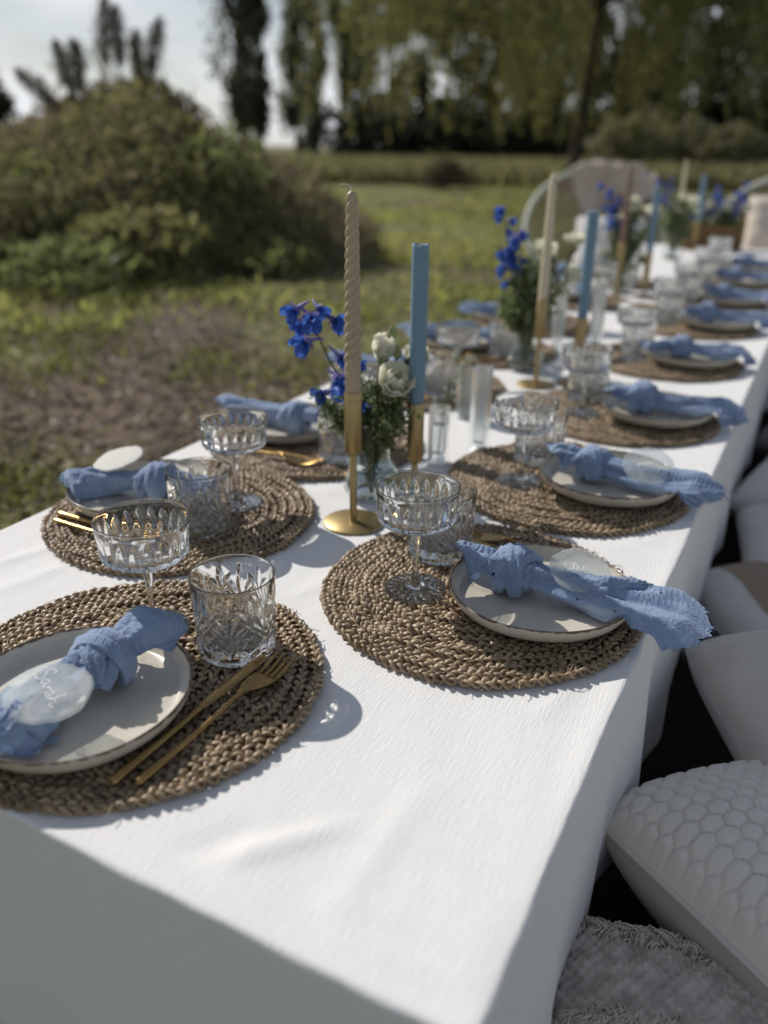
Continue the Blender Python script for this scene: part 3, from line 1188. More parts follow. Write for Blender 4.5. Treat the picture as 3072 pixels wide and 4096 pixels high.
# ================================================================== TABLE AND CLOTH
def table():
    t = thing('table', 'long low wooden table hidden under the white cloth', 'table', (0, 0, 0))
    mb = MB()
    rbox(mb, -TW + .006, TW - .006, .006, TL - .006, TZ - .035, TZ - .006, .004)
    mb.build('tabletop', WOOD, t)
    for x in (-.36, .36):
        for y in (.07, 1.6, 3.15, TL - .07):
            mb = MB()
            rbox(mb, x - .03, x + .03, y - .03, y + .03, -.02, TZ - .0345, .003)
            mb.build('leg', WOOD, t)


table()


def cloth_top(x, y):
    z = 0.0009 * vnoise(x * 9, y * 14, 41, 4)
    z += 0.0010 * vnoise(x * 26 + y * 4, y * 6, 43, 3) * np.clip((0.9 - y) / 0.5, 0, 1)

    cr = np.clip(1 - np.abs(vnoise(x * 7 + y * 3, y * 9 - x * 4, 47, 4)) * 3.2, 0, 1)
    z += 0.0022 * cr * np.clip(.4 + vnoise(x * 5, y * 5, 48, 2), 0, 1)

    def ridge(x0, y0, x1, y1, wd, am):
        dx, dy = x1 - x0, y1 - y0
        L = math.hypot(dx, dy)
        t = ((x - x0) * dx + (y - y0) * dy) / L
        n = ((x - x0) * -dy + (y - y0) * dx) / L
        e = np.clip(np.minimum(t, L - t) / .03, 0, 1)
        return 1.15 * am * np.exp(-(n / wd) ** 2) * e
    z += ridge(.10, .185, .40, .105, .004, .0012)      # ironed crease
    z += ridge(.02, .055, .30, -.01, .006, .0014)
    z += ridge(.20, .03, .275, .12, .010, .0028)        # bunched fold
    z += ridge(.17, .02, .215, .09, .012, -.0018)
    z += ridge(.30, .02, .31, .20, .012, .0012)
    z += ridge(-.38, .20, -.30, .40, .010, .0018)
    z += ridge(-.32, .10, -.26, .34, .012, .0014)
    z += ridge(.03, .38, .10, .62, .010, .0010)
    z += ridge(.36, .30, .41, .62, .010, .0012)
    return z - 0.0006


def tablecloth():
    nx, ny = 106, 330
    xs = np.linspace(-TW, TW, nx)
    yy = np.concatenate([np.linspace(0, 1.2, 180), np.linspace(1.2, TL, ny - 180 + 1)[1:]])
    ny = len(yy)
    X, Y = np.meshgrid(xs, yy, indexing='ij')
    edge = np.minimum(np.minimum(X + TW, TW - X), np.minimum(Y, TL - Y))
    Z = TZ + cloth_top(X, Y) * np.clip(edge / .02, 0, 1)
    mb = MB()
    mb.add(np.stack([X, Y, Z], -1), gridfaces(nx, ny))
    a = np.arange(nx * ny).reshape(nx, ny)
    per = np.concatenate([a[:, 0], a[-1, 1:], a[-2::-1, -1], a[0, -2:0:-1]])
    V = mb.V[0]
    P = V[per]
    m = len(per)
    nrm = np.zeros((m, 2))
    nrm[np.isclose(P[:, 1], 0), 1] -= 1
    nrm[np.isclose(P[:, 1], TL), 1] += 1
    nrm[np.isclose(P[:, 0], -TW), 0] -= 1
    nrm[np.isclose(P[:, 0], TW), 0] += 1
    d = np.linalg.norm(np.diff(np.concatenate([P, P[:1]]), axis=0), axis=1)
    s = np.concatenate([[0], np.cumsum(d)[:-1]])
    rows = [P]
    r = 0.0055
    for ph in (22, 45, 67, 90):
        q = P.copy()
        q[:, :2] += nrm * (r * math.sin(R(ph)) + .0022 * vnoise(s * 16, s * 0, 61, 4) * ph / 90)[:, None]
        q[:, 2] -= r * (1 - math.cos(R(ph)))
        rows.append(q)
    wave = 0.55 * vnoise(s * 11, s * 0, 51, 3) + 0.45 * np.sin(s * 23 + 2 * np.sin(s * 5))
    cornerd = np.minimum.reduce([np.hypot(P[:, 0] - cx, P[:, 1] - cyy) for cx in (-TW, TW) for cyy in (0, TL)])
    for k in range(1, 25):
        f = k / 24
        drop = 0.31 + 0.012 * np.sin(s * 4 + 1) + 0.006 * np.sin(s * 17) + 0.022 * np.exp(-(cornerd / .05) ** 2)
        q = rows[4].copy()
        q[:, 2] = TZ - r - (drop - r) * f
        amp = 0.012 * f ** 1.3 * wave + 0.011 * f ** .6 * np.sin(s * 26 + 3 * np.sin(s * 3)) * np.clip(.5 + vnoise(s * 3, s * 0, 62, 2), 0, 1.2) + 0.010 * f + 0.03 * f * np.exp(-(cornerd / .06) ** 2)
        amp = amp - 0.006 * f ** 3
        q[:, :2] += nrm * amp[:, None]
        rows.append(q)
    for (dz, dn) in ((-.002, -.0015), (.012, -.004)):   # turned hem
        q = rows[-1].copy()
        q[:, 2] += dz
        q[:, :2] += nrm * dn
        rows.append(q)
    G = np.stack(rows[1:], 0)
    base = mb.n
    mb.add(G, gridfaces(len(rows) - 1, m, closev=True))
    j = np.arange(m)
    mb.F.append(np.stack([per[j], base + j, base + (j + 1) % m, per[(j + 1) % m]], 1))
    o = mb.build('tablecloth', CLOTH)
    tag(o, 'white linen cloth hanging over the long low table', 'tablecloth')
    return o


tablecloth()


# ================================================================== TABLEWARE PROTOTYPES
def braid_ring(rad, seed):
    rng = np.random.default_rng(seed)
    nper = max(3, int(round(2 * PI * rad / 0.031)))
    N = nper * (13 if rad > .05 else 12)
    t = np.linspace(0, 1, N, endpoint=False)
    a, b, hw, ht = 0.0041, 0.0031, 0.0029, 0.0019
    mb = MB()
    n = 8
    th = np.linspace(0, 2 * PI, n, endpoint=False)
    jr = sum(rng.normal() * 0.0006 * np.sin(2 * PI * k * t + rng.uniform(0, 6.28)) for k in (2, 3, 5, 9))
    jz = sum(rng.normal() * 0.0010 * np.sin(2 * PI * k * t + rng.uniform(0, 6.28)) for k in (3, 5, 8, 13))
    for i in range(3):
        ph = 2 * PI * nper * t + 2 * PI * i / 3 + 0.5 * np.sin(2 * PI * t * 7 + seed) + 0.3 * np.sin(2 * PI * t * 17 + 2 * seed)
        wv = 1 + 0.30 * np.sin(2 * PI * t * int(nper * 1.7) + rng.uniform(0, 6.28)) + rng.normal(size=N) * 0.09
        lat = a * np.sin(ph) * (1 + 0.16 * rng.normal(size=N)) + jr + .0006 * np.sin(2 * PI * t * int(nper * .37 + 2) + i * 2)
        zz = b * np.sin(2 * ph) * (1 + .2 * np.sin(2 * PI * t * 23 + i)) + jz + 0.0048 + rng.normal(size=N) * .0003
        ang = 2 * PI * t
        C = np.stack([(rad + lat) * np.cos(ang), (rad + lat) * np.sin(ang), zz], 1)
        T = np.roll(C, -1, 0) - np.roll(C, 1, 0)
        T /= np.linalg.norm(T, axis=1)[:, None]
        S = np.cross(T, [0, 0, 1.0])
        S /= np.linalg.norm(S, axis=1)[:, None]
        U = np.cross(S, T)
        tw = 0.5 * np.cos(ph)
        S2 = S * np.cos(tw)[:, None] + U * np.sin(tw)[:, None]
        U2 = -S * np.sin(tw)[:, None] + U * np.cos(tw)[:, None]
        rid = 1 + 0.16 * np.cos(3 * th[None] + 2 * PI * t[:, None] * nper * 2 + i)
        V = C[:, None] + S2[:, None] * (np.cos(th)[None] * hw * wv[:, None] * rid)[..., None] + U2[:, None] * (np.sin(th)[None] * ht * rid)[..., None]
        UV = np.stack(np.broadcast_arrays((t * rad * 2 * PI * 60)[:, None] + i * 7.3 + seed * 3.1, th[None] / (2 * PI)), -1)
        mb.add(V, gridfaces(N, n, True, True), UV)
    return mb.mesh('braid_ring', STRAW)


RINGS = [braid_ring(0.1835 - 0.0127 * k, 200 + k) for k in range(15)]
mat_proto = thing('placemat', 'round braided seagrass placemat', 'placemat')
for me in RINGS:
    obj('braid_ring', me, mat_proto)
V, F = lathe([(0, .0008), (.181, .0008), (.183, .0018), (.181, .0030), (0, .0030)], 64, lambda th, z, r: (0 * r, 0 * r))
MB().add(V, F).build('backing', STRAW, mat_proto)


def loose_fibres():
    rng = np.random.default_rng(77)
    mb = MB()
    for k in range(260):
        rad = .192 * math.sqrt(rng.uniform(.02, 1)) if k > 70 else rng.uniform(.180, .190)
        a = rng.uniform(0, 2 * PI)
        p = np.array([rad * math.cos(a), rad * math.sin(a), rng.uniform(.007, .0098)])
        b = a + PI / 2 + rng.normal() * .7
        L = rng.uniform(.006, .020)
        d = np.array([math.cos(b), math.sin(b), 0]) * L
        addtube(mb, catmull([p - d * .5 + [0, 0, -.002], p + [0, 0, rng.uniform(0, .0016)], p + d * .5 + rng.normal(size=3) * .002], 3), rng.uniform(.0003, .0008), 4, .5)
    tag(mb.build('loose_fibre', STRAW, mat_proto), kind='stuff')


loose_fibres()
mat_used = [False]


def plate_proto():
    t = thing('plate', 'stoneware plate', 'plate')
    p = [(0, .0035), (.050, .0035), (.056, .0015), (.060, .0), (.064, .0005), (.068, .004), (.090, .0062), (.0985, .0105), (.1035, .0180),
         (.1052, .0245), (.1045, .0262), (.1030, .0258), (.1008, .0190), (.0955, .0122), (.0880, .0094), (.060, .0088), (.0, .0086)]
    V, F = lathe(smoothprof(p, 4), 96, lambda th, z, r: (r * .004 * np.sin(3 * th + 1) * (z > .01), .0006 * np.sin(2 * th + 1) * (r > .09) + .0003 * np.sin(5 * th) * (r > .09)))
    MB().add(V, F).build('plate_body', PLATE, t)
    return t


plate_p = plate_proto()
plate_used = [False]


# ---- knotted napkin -------------------------------------------------------
def napkin_proto(name, seed, yaw=0.0, fan_w=.034, tail_w=.050, tail_len=.16, bend=.0, fan_len=.075, fan_lift=.010, over=True, fan_bend=0.0, knot_r=.020, tail_spread=1.0):
    """local frame: mat centre at origin, +Y to the middle of the table, z=0 the mat's top"""
    rng = np.random.default_rng(seed)
    t = thing('napkin', name, 'napkin')
    K = np.array([0, -.040, .0315])
    cyaw, syaw = math.cos(yaw), math.sin(yaw)

    def toloc(P):
        P = P.copy()
        x, y = P[..., 0] - K[0], P[..., 1] - K[1]
        P[..., 0] = K[0] + x * cyaw - y * syaw
        P[..., 1] = K[1] + x * syaw + y * cyaw
        return P

    def sheet(part, sgn, length, w0, w1, bendx, zpath, roll0, roll1, pleat, nfold, sd, pointed=.25, t0=.0, zoff=0.0, start=0.0):
        ns, ntt = 104, 76
        rs = np.random.default_rng(sd)
        S, Tt = np.meshgrid(np.linspace(start, 1, ns), np.linspace(-1, 1, ntt), indexing='ij')
        ragged = 0.05 * vnoise(Tt * 4, Tt * 0, sd, 4) + 0.010 * rs.normal(size=ntt)[None, :]
        point = 1 - pointed * np.abs(Tt - t0) ** 1.25 * S ** 1.5
        s_eff = S * point * (1 + ragged * S ** 3)
        W = w0 + (w1 - w0) * np.clip(S, 0, 1) ** 1.25
        th = roll0 + (roll1 - roll0) * np.clip(S * 1.1, 0, 1) ** 1.1
        rad = W / th
        phi = Tt * th + .25 * np.sin(3 * S + sd) * S
        f1, f2, f3 = rs.uniform(0, 6.28, 3)
        pl = pleat * (1 - 0.35 * S) * (np.sin(nfold * Tt * PI + 1.6 * S + f1) + 0.6 * np.sin((1.7 * nfold) * Tt * PI + f2 - 3.0 * S) + .35 * np.sin(3.3 * nfold * Tt * PI + f3 + 2 * S))
        pl = pl + 0.0042 * vnoise(S * 5.5, Tt * 3.2, sd + 5, 4) * (.25 + .75 * S)
        crease = np.clip(1 - np.abs(vnoise(S * 5 + Tt * 2, Tt * 3.5 - S * 2, sd + 15, 3)) * 2.4, 0, 1)
        pl = pl + .0030 * crease * (.35 + .65 * S)
        gauze = np.sin(s_eff * length * 1050 + 2.2 * vnoise(S * 7, Tt * 5, sd + 8, 2)) * .00055 * np.clip(.5 + vnoise(S * 4, Tt * 4, sd + 9, 2), .15, 1)
        rr = rad + pl + gauze
        yl = rr * np.sin(phi)
        zl = rr * np.cos(phi) - rad
        yc = s_eff * length
        zc = np.interp(S.ravel(), *zpath).reshape(S.shape) + zoff
        flut = .0065 * np.sin(4.5 * Tt + 3.5 * S + f2) * S ** 2
        X = yl + bendx * S ** 1.8
        Y = K[1] + sgn * (0.010 + yc)
        Z = zc + zl + flut
        # keep the cloth above plate and mat
        r_pl = np.hypot(X, Y + .072)
        floor = np.where(r_pl < .088, .0118, np.where(r_pl < .106, .0118 + (r_pl - .088) / .018 * .017, np.where(r_pl < .116, .029 - (r_pl - .106) * .9, .004))) + max(zoff, 0) * .6
        Z = np.where(Z < floor, floor + 0.5 * np.abs(pl) + np.abs(gauze) + 0.0012 * (1 + np.sin(Tt * 9 + S * 11)), Z)
        P = toloc(np.stack([X, Y, Z], -1))
        UV = np.stack([S * length + sd * .37, Tt * w1 + sd * .21], -1)
        mb = MB()
        mb.add(P, gridfaces(ns, ntt), UV)
        o = mb.build(part, MUSLIN, t)
        # frayed threads along the cut edge
        fr = MB()
        for k in range(46):
            j = rs.integers(0, ntt)
            p0 = P[-1, j]
            dd = P[-1, j] - P[-6, j]
            dd = dd / (np.linalg.norm(dd) + 1e-9)
            L = rs.uniform(.002, .007) if k > 5 else rs.uniform(.008, .02)
            p1 = p0 + dd * L * .5 + rs.normal(size=3) * .0015
            p2 = p0 + dd * L * .8 + rs.normal(size=3) * .35 * L + [0, 0, .001]
            addtube(fr, catmull([p0, p1, p2], 3), .00020, 4, cap=False)
        tag(fr.build('frayed_thread', MUSLIN, o), kind='stuff')
        return P

    zf = (np.array([0, .3, .7, 1]), np.array([.046, .050 + fan_lift * .5, .048 + fan_lift, .042 + fan_lift]))
    if over:
        zt = (np.array([0, .25, .5, .75, .88, 1.0]), np.array([.047, .0440, .0425, .0435, .040, .030]))
    else:
        zt = (np.array([0, .25, .6, 1.0]), np.array([.047, .043, .038, .035]))
    sheet('short_end', 1, fan_len, .034, fan_w, fan_bend, zf, R(165), R(95), .0030, 1.6, seed + 1, pointed=.45, t0=.25)
    TP = sheet('long_end', -1, tail_len, .036, tail_w, bend, zt, R(160), R(80) / tail_spread, .0034, 1.9, seed + 2, pointed=.38, t0=-.35)
    sheet('upper_fold', -1, tail_len * .74, .030, tail_w * .62, bend * .5 + .010, zt, R(150), R(88) / tail_spread, .0030, 1.5, seed + 7, pointed=.30, t0=.4, zoff=.0035)

    # knot: a gathered core with two pleated straps crossing over it
    mb = MB()
    nu, nv = 30, 56
    U, Vv = np.meshgrid(np.linspace(-1, 1, nu), np.linspace(0, 2 * PI, nv, endpoint=False), indexing='ij')
    prof = np.clip(1 - np.abs(U) ** 2.4, 0, 1) ** 0.5
    rr = knot_r * (0.42 + 0.58 * prof) * (1 + 0.06 * np.sin(6 * Vv + 5 * U + seed) + 0.05 * np.abs(np.sin(8 * Vv - 6 * U)))
    P = np.stack([rr * np.cos(Vv) * 1.06, U * .025, rr * np.sin(Vv) * .92], -1) + K
    mb.add(toloc(P), gridfaces(nu, nv, closev=True), np.stack([U * .03, Vv * .02], -1))

    def strap(pts, wdt, thick, ph):
        P = catmull(pts, 8) + K
        Tn, A, B = frames(P)
        ctr = K
        outw = P - ctr
        outw -= Tn * np.sum(outw * Tn, 1)[:, None]
        outw /= np.linalg.norm(outw, axis=1)[:, None]
        sid = np.cross(Tn, outw)
        n = 26
        th = np.linspace(0, 2 * PI, n, endpoint=False)
        m = len(P)
        q = np.linspace(0, 1, m)[:, None]
        ww = wdt * (0.62 + 0.42 * np.sin(PI * q) + .16 * np.sin(5 * q + ph))
        ridge = 1 + 0.24 * np.cos(9 * th[None] + ph + 1.5 * np.sin(3 * q * PI)) + 0.16 * np.cos(17 * th[None] + 4 * q) + .12 * np.sin(9 * q + 2 * th[None]) + .30 * np.clip(1 - np.abs(np.sin(2.5 * th[None] + 4 * q + ph)) * 4, 0, 1)
        VV = P[:, None] + sid[:, None] * (np.cos(th)[None] * ww)[..., None] + outw[:, None] * (np.sin(th)[None] * thick * ridge)[..., None]
        UVs = np.stack(np.broadcast_arrays(q * .08 + ph, th[None] * .012), -1)
        mb.add(toloc(VV), gridfaces(m, n, closev=True)[:, ::-1], UVs)
    k = knot_r
    k = knot_r * 1.05
    strap([(-1.02 * k, -.010, -.6 * k), (-1.10 * k, -.006, .15 * k), (-.6 * k, .0, .92 * k), (.15 * k, .006, 1.08 * k), (.85 * k, .011, .62 * k), (1.12 * k, .013, -.2 * k), (.8 * k, .012, -.9 * k)], .0155, .0062, seed)
    strap([(-.5 * k, .016, -.8 * k), (-1.0 * k, .012, -.1 * k), (-.72 * k, .004, .72 * k), (.1 * k, -.008, .98 * k), (.75 * k, -.017, .6 * k), (.95 * k, -.022, -.1 * k)], .0130, .0056, seed + 2)
    strap([(1.0 * k, -.016, -.5 * k), (1.04 * k, -.004, .3 * k), (.45 * k, .010, .98 * k), (-.35 * k, .018, .80 * k), (-.85 * k, .024, .2 * k)], .0090, .0050, seed + 4)
    mb.build('knot', MUSLIN, t)
    return t, TP


def writing(strokes, wdt, parent, ang, centre, nrm_fn):
    mb = MB()
    for st in strokes:
        P2 = catmull([(x, y) for x, y in st], 6)
        c, s = math.cos(ang), math.sin(ang)
        X = centre[0] + P2[:, 0] * c - P2[:, 1] * s
        Y = centre[1] + P2[:, 0] * s + P2[:, 1] * c
        P3 = np.stack([X, Y, np.full(len(X), nrm_fn)], 1)
        addtube(mb, P3, wdt, 6, .4)
    return mb.build('lettering', INK, parent)


U_ = .0068
SARAH = [[(-3.2, 1.9), (-3.7, 2.35), (-4.5, 2.1), (-4.7, 1.3), (-4.0, .75), (-3.4, .2), (-3.6, -.6), (-4.6, -.85), (-5.2, -.4)],
         [(-1.7, .75), (-2.3, .9), (-2.8, .4), (-2.7, -.2), (-2.2, -.3), (-1.7, .3), (-1.6, .8), (-1.6, 0), (-1.2, -.3), (-.8, .2)],
         [(-.8, .2), (-.7, .8), (-.5, .3), (-.55, -.3), (-.4, .4), (0, .75), (.3, .6)],
         [(1.3, .7), (.8, .85), (.4, .4), (.5, -.2), (.9, -.3), (1.3, .3), (1.4, .75), (1.4, 0), (1.7, -.3), (2.1, .2)],
         [(2.1, .2), (2.6, 1.2), (2.75, 2.2), (2.45, 2.3), (2.35, 1.2), (2.3, -.35), (2.5, .4), (3.0, .75), (3.3, .4), (3.3, -.15), (3.7, -.35), (4.3, .1)]]
ELKE = [[(-2.0, 1.6), (-2.9, 1.7), (-3.3, 1.2), (-2.7, .85), (-3.4, .4), (-3.2, -.3), (-2.2, -.3)],
        [(-1.7, -.1), (-1.0, 1.0), (-1.0, 1.9), (-1.4, 1.6), (-1.3, .2), (-.9, -.3)],
        [(-.5, 1.9), (-.5, .6), (-.5, -.3), (-.4, .3), (.2, .9), (-.3, .4), (.3, -.3)],
        [(.7, .2), (1.3, .4), (1.2, .85), (.8, .6), (.8, 0), (1.3, -.3), (1.9, .1)]]
SCRAWL = [[(-2.4, .8), (-2.6, -.2), (-1.9, .8), (-1.8, -.2), (-1.1, .7), (-1.0, -.1), (-.3, .8), (-.2, -.2), (.6, .8), (.8, -.2), (1.6, .6), (2.2, 0)]]


def disc_proto(seed, rad, label, material, strokes, size, tang):
    rng = np.random.default_rng(seed)
    t = thing('name_disc', label, 'name disc')
    n = 90
    th = np.linspace(0, 2 * PI, n, endpoint=False)
    edge = 1 + .035 * np.sin(2 * th + seed) + .022 * np.sin(5 * th + 2 * seed) + .012 * np.sin(11 * th + seed) + .007 * rng.normal(size=n)
    rings = []
    for f, z in ((0.0, .0), (.5, .0), (.93, .0), (.99, .0006), (1.0, .0015), (.985, .0025), (.93, .0030), (.5, .0031), (0.0, .0031)):
        rings.append(np.stack([np.cos(th) * rad * f * edge, np.sin(th) * rad * f * edge * .94, np.full(n, z) + .0002 * np.sin(3 * th) * f], 1))
    V = np.stack(rings, 0)
    MB().add(V, gridfaces(len(rings), n, closev=True)).build('resin_slab', material, t)
    if strokes:
        writing([[(x * size, y * size) for x, y in s] for s in strokes], size * .095, t, tang, (0, 0), .0034)
    return t


# ---- glassware -------------------------------------------------------------
def goblet_proto():
    t = thing('champagne_coupe', 'clear pressed-glass coupe', 'glass')
    zb, zt = .088, .1225
    NF = 22

    def flute(th, z, r):
        c = ((th * NF / (2 * PI)) % 1.0) * 2 - 1
        f = np.clip((z - zb) / (zt - zb), 0, 1)
        wl = np.sin(PI * np.clip(f, 0, 1) ** 0.85) ** 0.75
        d = -.0026 * np.clip(wl - np.abs(c), 0, 1) * (z > zb) * (z < zt)
        return d, 0 * z
    po = [(.0050, .0765), (.0085, .0795), (.022, .0830), (.036, .0865), (.0425, .0895), (.0452, .0935)]
    po = np.concatenate([smoothprof(po, 4), np.stack([np.linspace(.0453, .0482, 22), np.linspace(.0945, .1265, 22)], 1),
                         smoothprof([(.0484, .1280), (.0489, .1310), (.0488, .1322), (.0480, .1326), (.0473, .1320), (.0471, .1300)], 3)])
    V, F = lathe(po, 288, flute)
    mb = MB().add(V, F)
    pi_ = smoothprof([(.0471, .1300), (.0452, .1235), (.0436, .115), (.0420, .104), (.0402, .0965), (.035, .0928), (.022, .0898), (.0, .0885)], 4)
    V, F = lathe(pi_, 96)
    mb.add(V, F)
    mb.build('bowl', GLASS, t)
    ps = smoothprof([(.0085, .0080), (.0062, .0110), (.0045, .016), (.0034, .026), (.0031, .040), (.0036, .055), (.0050, .068), (.0056, .0735), (.0050, .0765)], 4)
    V, F = lathe(ps, 40, lambda th, z, r: (.10 * r * (np.abs(((th * 5 / PI + z * 30) % 1) * 2 - 1) - .5), 0 * z))
    MB().add(V, F).build('stem', GLASS, t)
    nf = 20

    def petal(th, z, r):
        c = ((th * nf / (2 * PI)) % 1.0) * 2 - 1
        f = np.clip((r - .013) / (.034 - .013), 0, 1)
        return 0 * r, .0014 * np.sin(PI * f) * (1 - c ** 2) * (z > .001)
    pf = np.concatenate([smoothprof([(0, .0004), (.02, .0002), (.034, .0), (.0368, .0002), (.0374, .0012), (.0366, .0022)], 4),
                         np.stack([np.linspace(.0355, .0125, 14), np.linspace(.0024, .0052, 14)], 1), smoothprof([(.011, .0060), (.0085, .0080)], 3)])
    V, F = lathe(pf, 160, petal)
    MB().add(V, F).build('foot', GLASS, t)
    return t


def tumbler_proto():
    t = thing('crystal_tumbler', 'cut crystal tumbler', 'glass')
    H = .088
    R0 = .0425
    NC = 6

    def cut(th, z, r):
        cell = 2 * PI / NC
        loc = ((th + .3) % cell) - cell / 2
        x = loc * R0
        W = cell * R0
        d = np.zeros_like(th)

        def groove(dist, wd, dep):
            return dep * np.clip(1 - np.abs(dist) / wd, 0, 1)
        # cross-hatched diamonds low on the wall
        low = np.clip((.046 - z) / .006, 0, 1) * np.clip((z - .010) / .004, 0, 1)
        tri = np.abs(x) / (W / 2)
        inside = np.clip((0.9 - tri - np.abs(z - .027) / .030) / .1, 0, 1)
        p = .0112
        for sg in (1, -1):
            q = (x + sg * (z - .027)) / math.sqrt(2)
            q = (q + p / 2) % p - p / 2
            d = np.maximum(d, groove(q, .0052, .0024) * inside * low)
        # long crossing cuts that bound the diamond field
        for sg in (1, -1):
            q = x * .78 + sg * (z - .027) * .62
            d = np.maximum(d, groove(np.abs(q) - .0098, .0026, .0024) * np.clip((.058 - z) / .01, 0, 1) * np.clip((z - .008) / .004, 0, 1))
        # fans of leaf-shaped cuts rising from between the diamonds
        for x0 in (-W / 2, W / 2, 0.0):
            z0 = .030 if abs(x0) > 0 else .047
            LL = .046 if abs(x0) > 0 else .030
            for a in ((-50, -26, 0, 26, 50) if abs(x0) > 0 else (-34, 0, 34)):
                ca, sa = math.cos(R(a)), math.sin(R(a))
                l = (x - x0) * sa + (z - z0) * ca
                pp = (x - x0) * ca - (z - z0) * sa
                f = l / (LL * (1 - abs(a) / 150))
                wl = .0044 * np.sin(PI * np.clip(f, 0, 1)) ** .7
                d = np.maximum(d, .0026 * np.clip((wl - np.abs(pp)) / .0044, 0, 1) * ((f > 0) & (f < 1)))
        # star cuts round the heel
        for a in (-60, -30, 0, 30, 60):
            ca, sa = math.cos(R(a)), math.sin(R(a))
            l = x * sa + (z - .004) * ca
            pp = x * ca - (z - .004) * sa
            f = l / .014
            wl = .0022 * np.sin(PI * np.clip(f, 0, 1)) ** .7
            d = np.maximum(d, .0020 * np.clip((wl - np.abs(pp)) / .0022, 0, 1) * ((f > 0) & (f < 1)))
        return -d * (z > .004) * (z < .0805), 0 * z
    pb = smoothprof([(0, .0012), (.028, .0010), (.034, .0), (.0385, .0004), (.0405, .0022)], 4)
    pw = np.stack([.0408 + (.0432 - .0408) * np.linspace(0, 1, 76), np.linspace(.0034, .0845, 76)], 1)
    pr = smoothprof([(.0433, .0855), (.0434, .0872), (.0429, .0880), (.0423, .0876), (.0420, .0862)], 3)
    V, F = lathe(np.concatenate([pb, pw, pr]), 308, cut)
    mb = MB().add(V, F)
    pi_ = smoothprof([(.0420, .0862), (.0408, .078), (.0388, .06), (.0370, .030), (.0360, .020), (.033, .0158), (.026, .0148), (.0, .0145)], 4)
    V, F = lathe(pi_, 96)
    mb.add(V, F)
    mb.build('cut_glass_body', GLASS, t)
    return t


goblet_p, goblet_used = goblet_proto(), [False]
tumbler_p, tumbler_used = tumbler_proto(), [False]


# ---- cutlery ----------------------------------------------------------------
def knife_proto():
    """lies along local Y, handle end at y=0"""
    t = thing('table_knife', 'gold knife', 'knife')
    s = np.array([0, .003, .01, .04, .08, .105, .118])
    rad = np.array([.0025, .0046, .0050, .0044, .0036, .0031, .0030])
    mb = MB()
    addtube(mb, catmull(np.stack([0 * s, s, .0052 + 0 * s], 1), 4), np.interp(catmull(np.stack([s, s], 1), 4)[:, 0], s, rad), 14, .85)
    mb.build('handle', GOLD, t)
    yy = np.linspace(.112, .212, 30)
    f = (yy - .112) / .1
    wl = np.interp(f, [0, .12, .5, .85, .97, 1], [.0028, .0045, .0052, .0048, .0025, .0006])
    wr = np.interp(f, [0, .12, .5, .85, .97, 1], [.0028, .0048, .0068, .0078, .0050, .0008])
    rows = []
    for k in range(len(yy)):
        th = np.interp(f[k], [0, .15, 1], [.0027, .0012, .0008])
        zc = .0054 + .001 * f[k]
        rows.append([(-wl[k], yy[k], zc - th * .8), (-wl[k], yy[k], zc + th * .8), (-.3 * wl[k], yy[k], zc + th), (wr[k] * .4, yy[k], zc + th * .7), (wr[k], yy[k], zc + .0001),
                     (wr[k], yy[k], zc - .0001), (wr[k] * .4, yy[k], zc - th * .7), (-.3 * wl[k], yy[k], zc - th)])
    V = np.array(rows)
    mb = MB()
    mb.add(V, gridfaces(30, 8, closev=True))
    mb.F.append(np.array([[7, 6, 5, 4, 3, 2, 1, 0], [232 + k for k in range(8)]]))
    mb.build('blade', GOLD, t)
    return t


def fork_proto():
    t = thing('table_fork', 'gold fork', 'fork')
    s = np.array([0, .003, .010, .05, .09, .120, .140])
    rad = np.array([.0018, .0036, .0040, .0032, .0026, .0024, .0030])
    z = np.array([.0045, .0045, .0045, .0048, .0062, .0090, .0095])
    P = catmull(np.stack([0 * s, s, z], 1), 5)
    mb = MB()
    addtube(mb, P, np.interp(P[:, 1], s, rad), 12, .85)
    mb.build('handle', GOLD, t)

    def zc(y):
        f = (y - .132) / .073
        return .0095 - .0085 * np.sin(np.clip(f, 0, 1) * PI * .62) ** 1.2 + .0065 * np.clip((f - .55) / .45, 0, 1) ** 1.6 + .0012
    # bowl of the fork head
    yy = np.linspace(.132, .176, 20)
    f = (yy - .132) / .044
    hw = np.interp(f, [0, .15, .4, .7, 1], [.0026, .0042, .0095, .0123, .0130])
    xs = np.linspace(-1, 1, 15)
    mb = MB()
    top = np.stack([np.stack([xs * hw[k], np.full(15, yy[k]), zc(yy[k]) + .0009 + .0012 * xs ** 2], 1) for k in range(20)])
    bot = top.copy()
    bot[..., 2] -= .0019
    ring = np.concatenate([top, bot[:, ::-1]], 1)
    mb.add(ring, gridfaces(20, 30, closev=True))
    mb.F.append(np.array([[k for k in range(30)], [19 * 30 + k for k in range(29, -1, -1)]]))
    mb.build('head', GOLD, t)
    for k in range(4):
        x0 = -.0104 + k * .00693
        y2 = np.linspace(.174, .207, 14)
        g = (y2 - .174) / .033
        w2 = np.interp(g, [0, .1, .8, 1], [.0026, .0023, .0017, .0007])
        rows = []
        for q in range(14):
            zz = zc(y2[q]) + .0012 * (x0 / .0130) ** 2
            rows.append([(x0 - w2[q], y2[q], zz - .0008), (x0 + w2[q], y2[q], zz - .0008), (x0 + w2[q], y2[q], zz + .0008), (x0 - w2[q], y2[q], zz + .0008)])
        mb = MB()
        mb.add(np.array(rows), gridfaces(14, 4, closev=True))
        mb.F.append(np.array([[3, 2, 1, 0], [52, 53, 54, 55]]))
        mb.build('tine', GOLD, t)
    return t


knife_p, knife_used = knife_proto(), [False]
fork_p, fork_used = fork_proto(), [False]

# ================================================================== PLACE SETTINGS
MT = TZ + 0.0095      # resting height on a mat


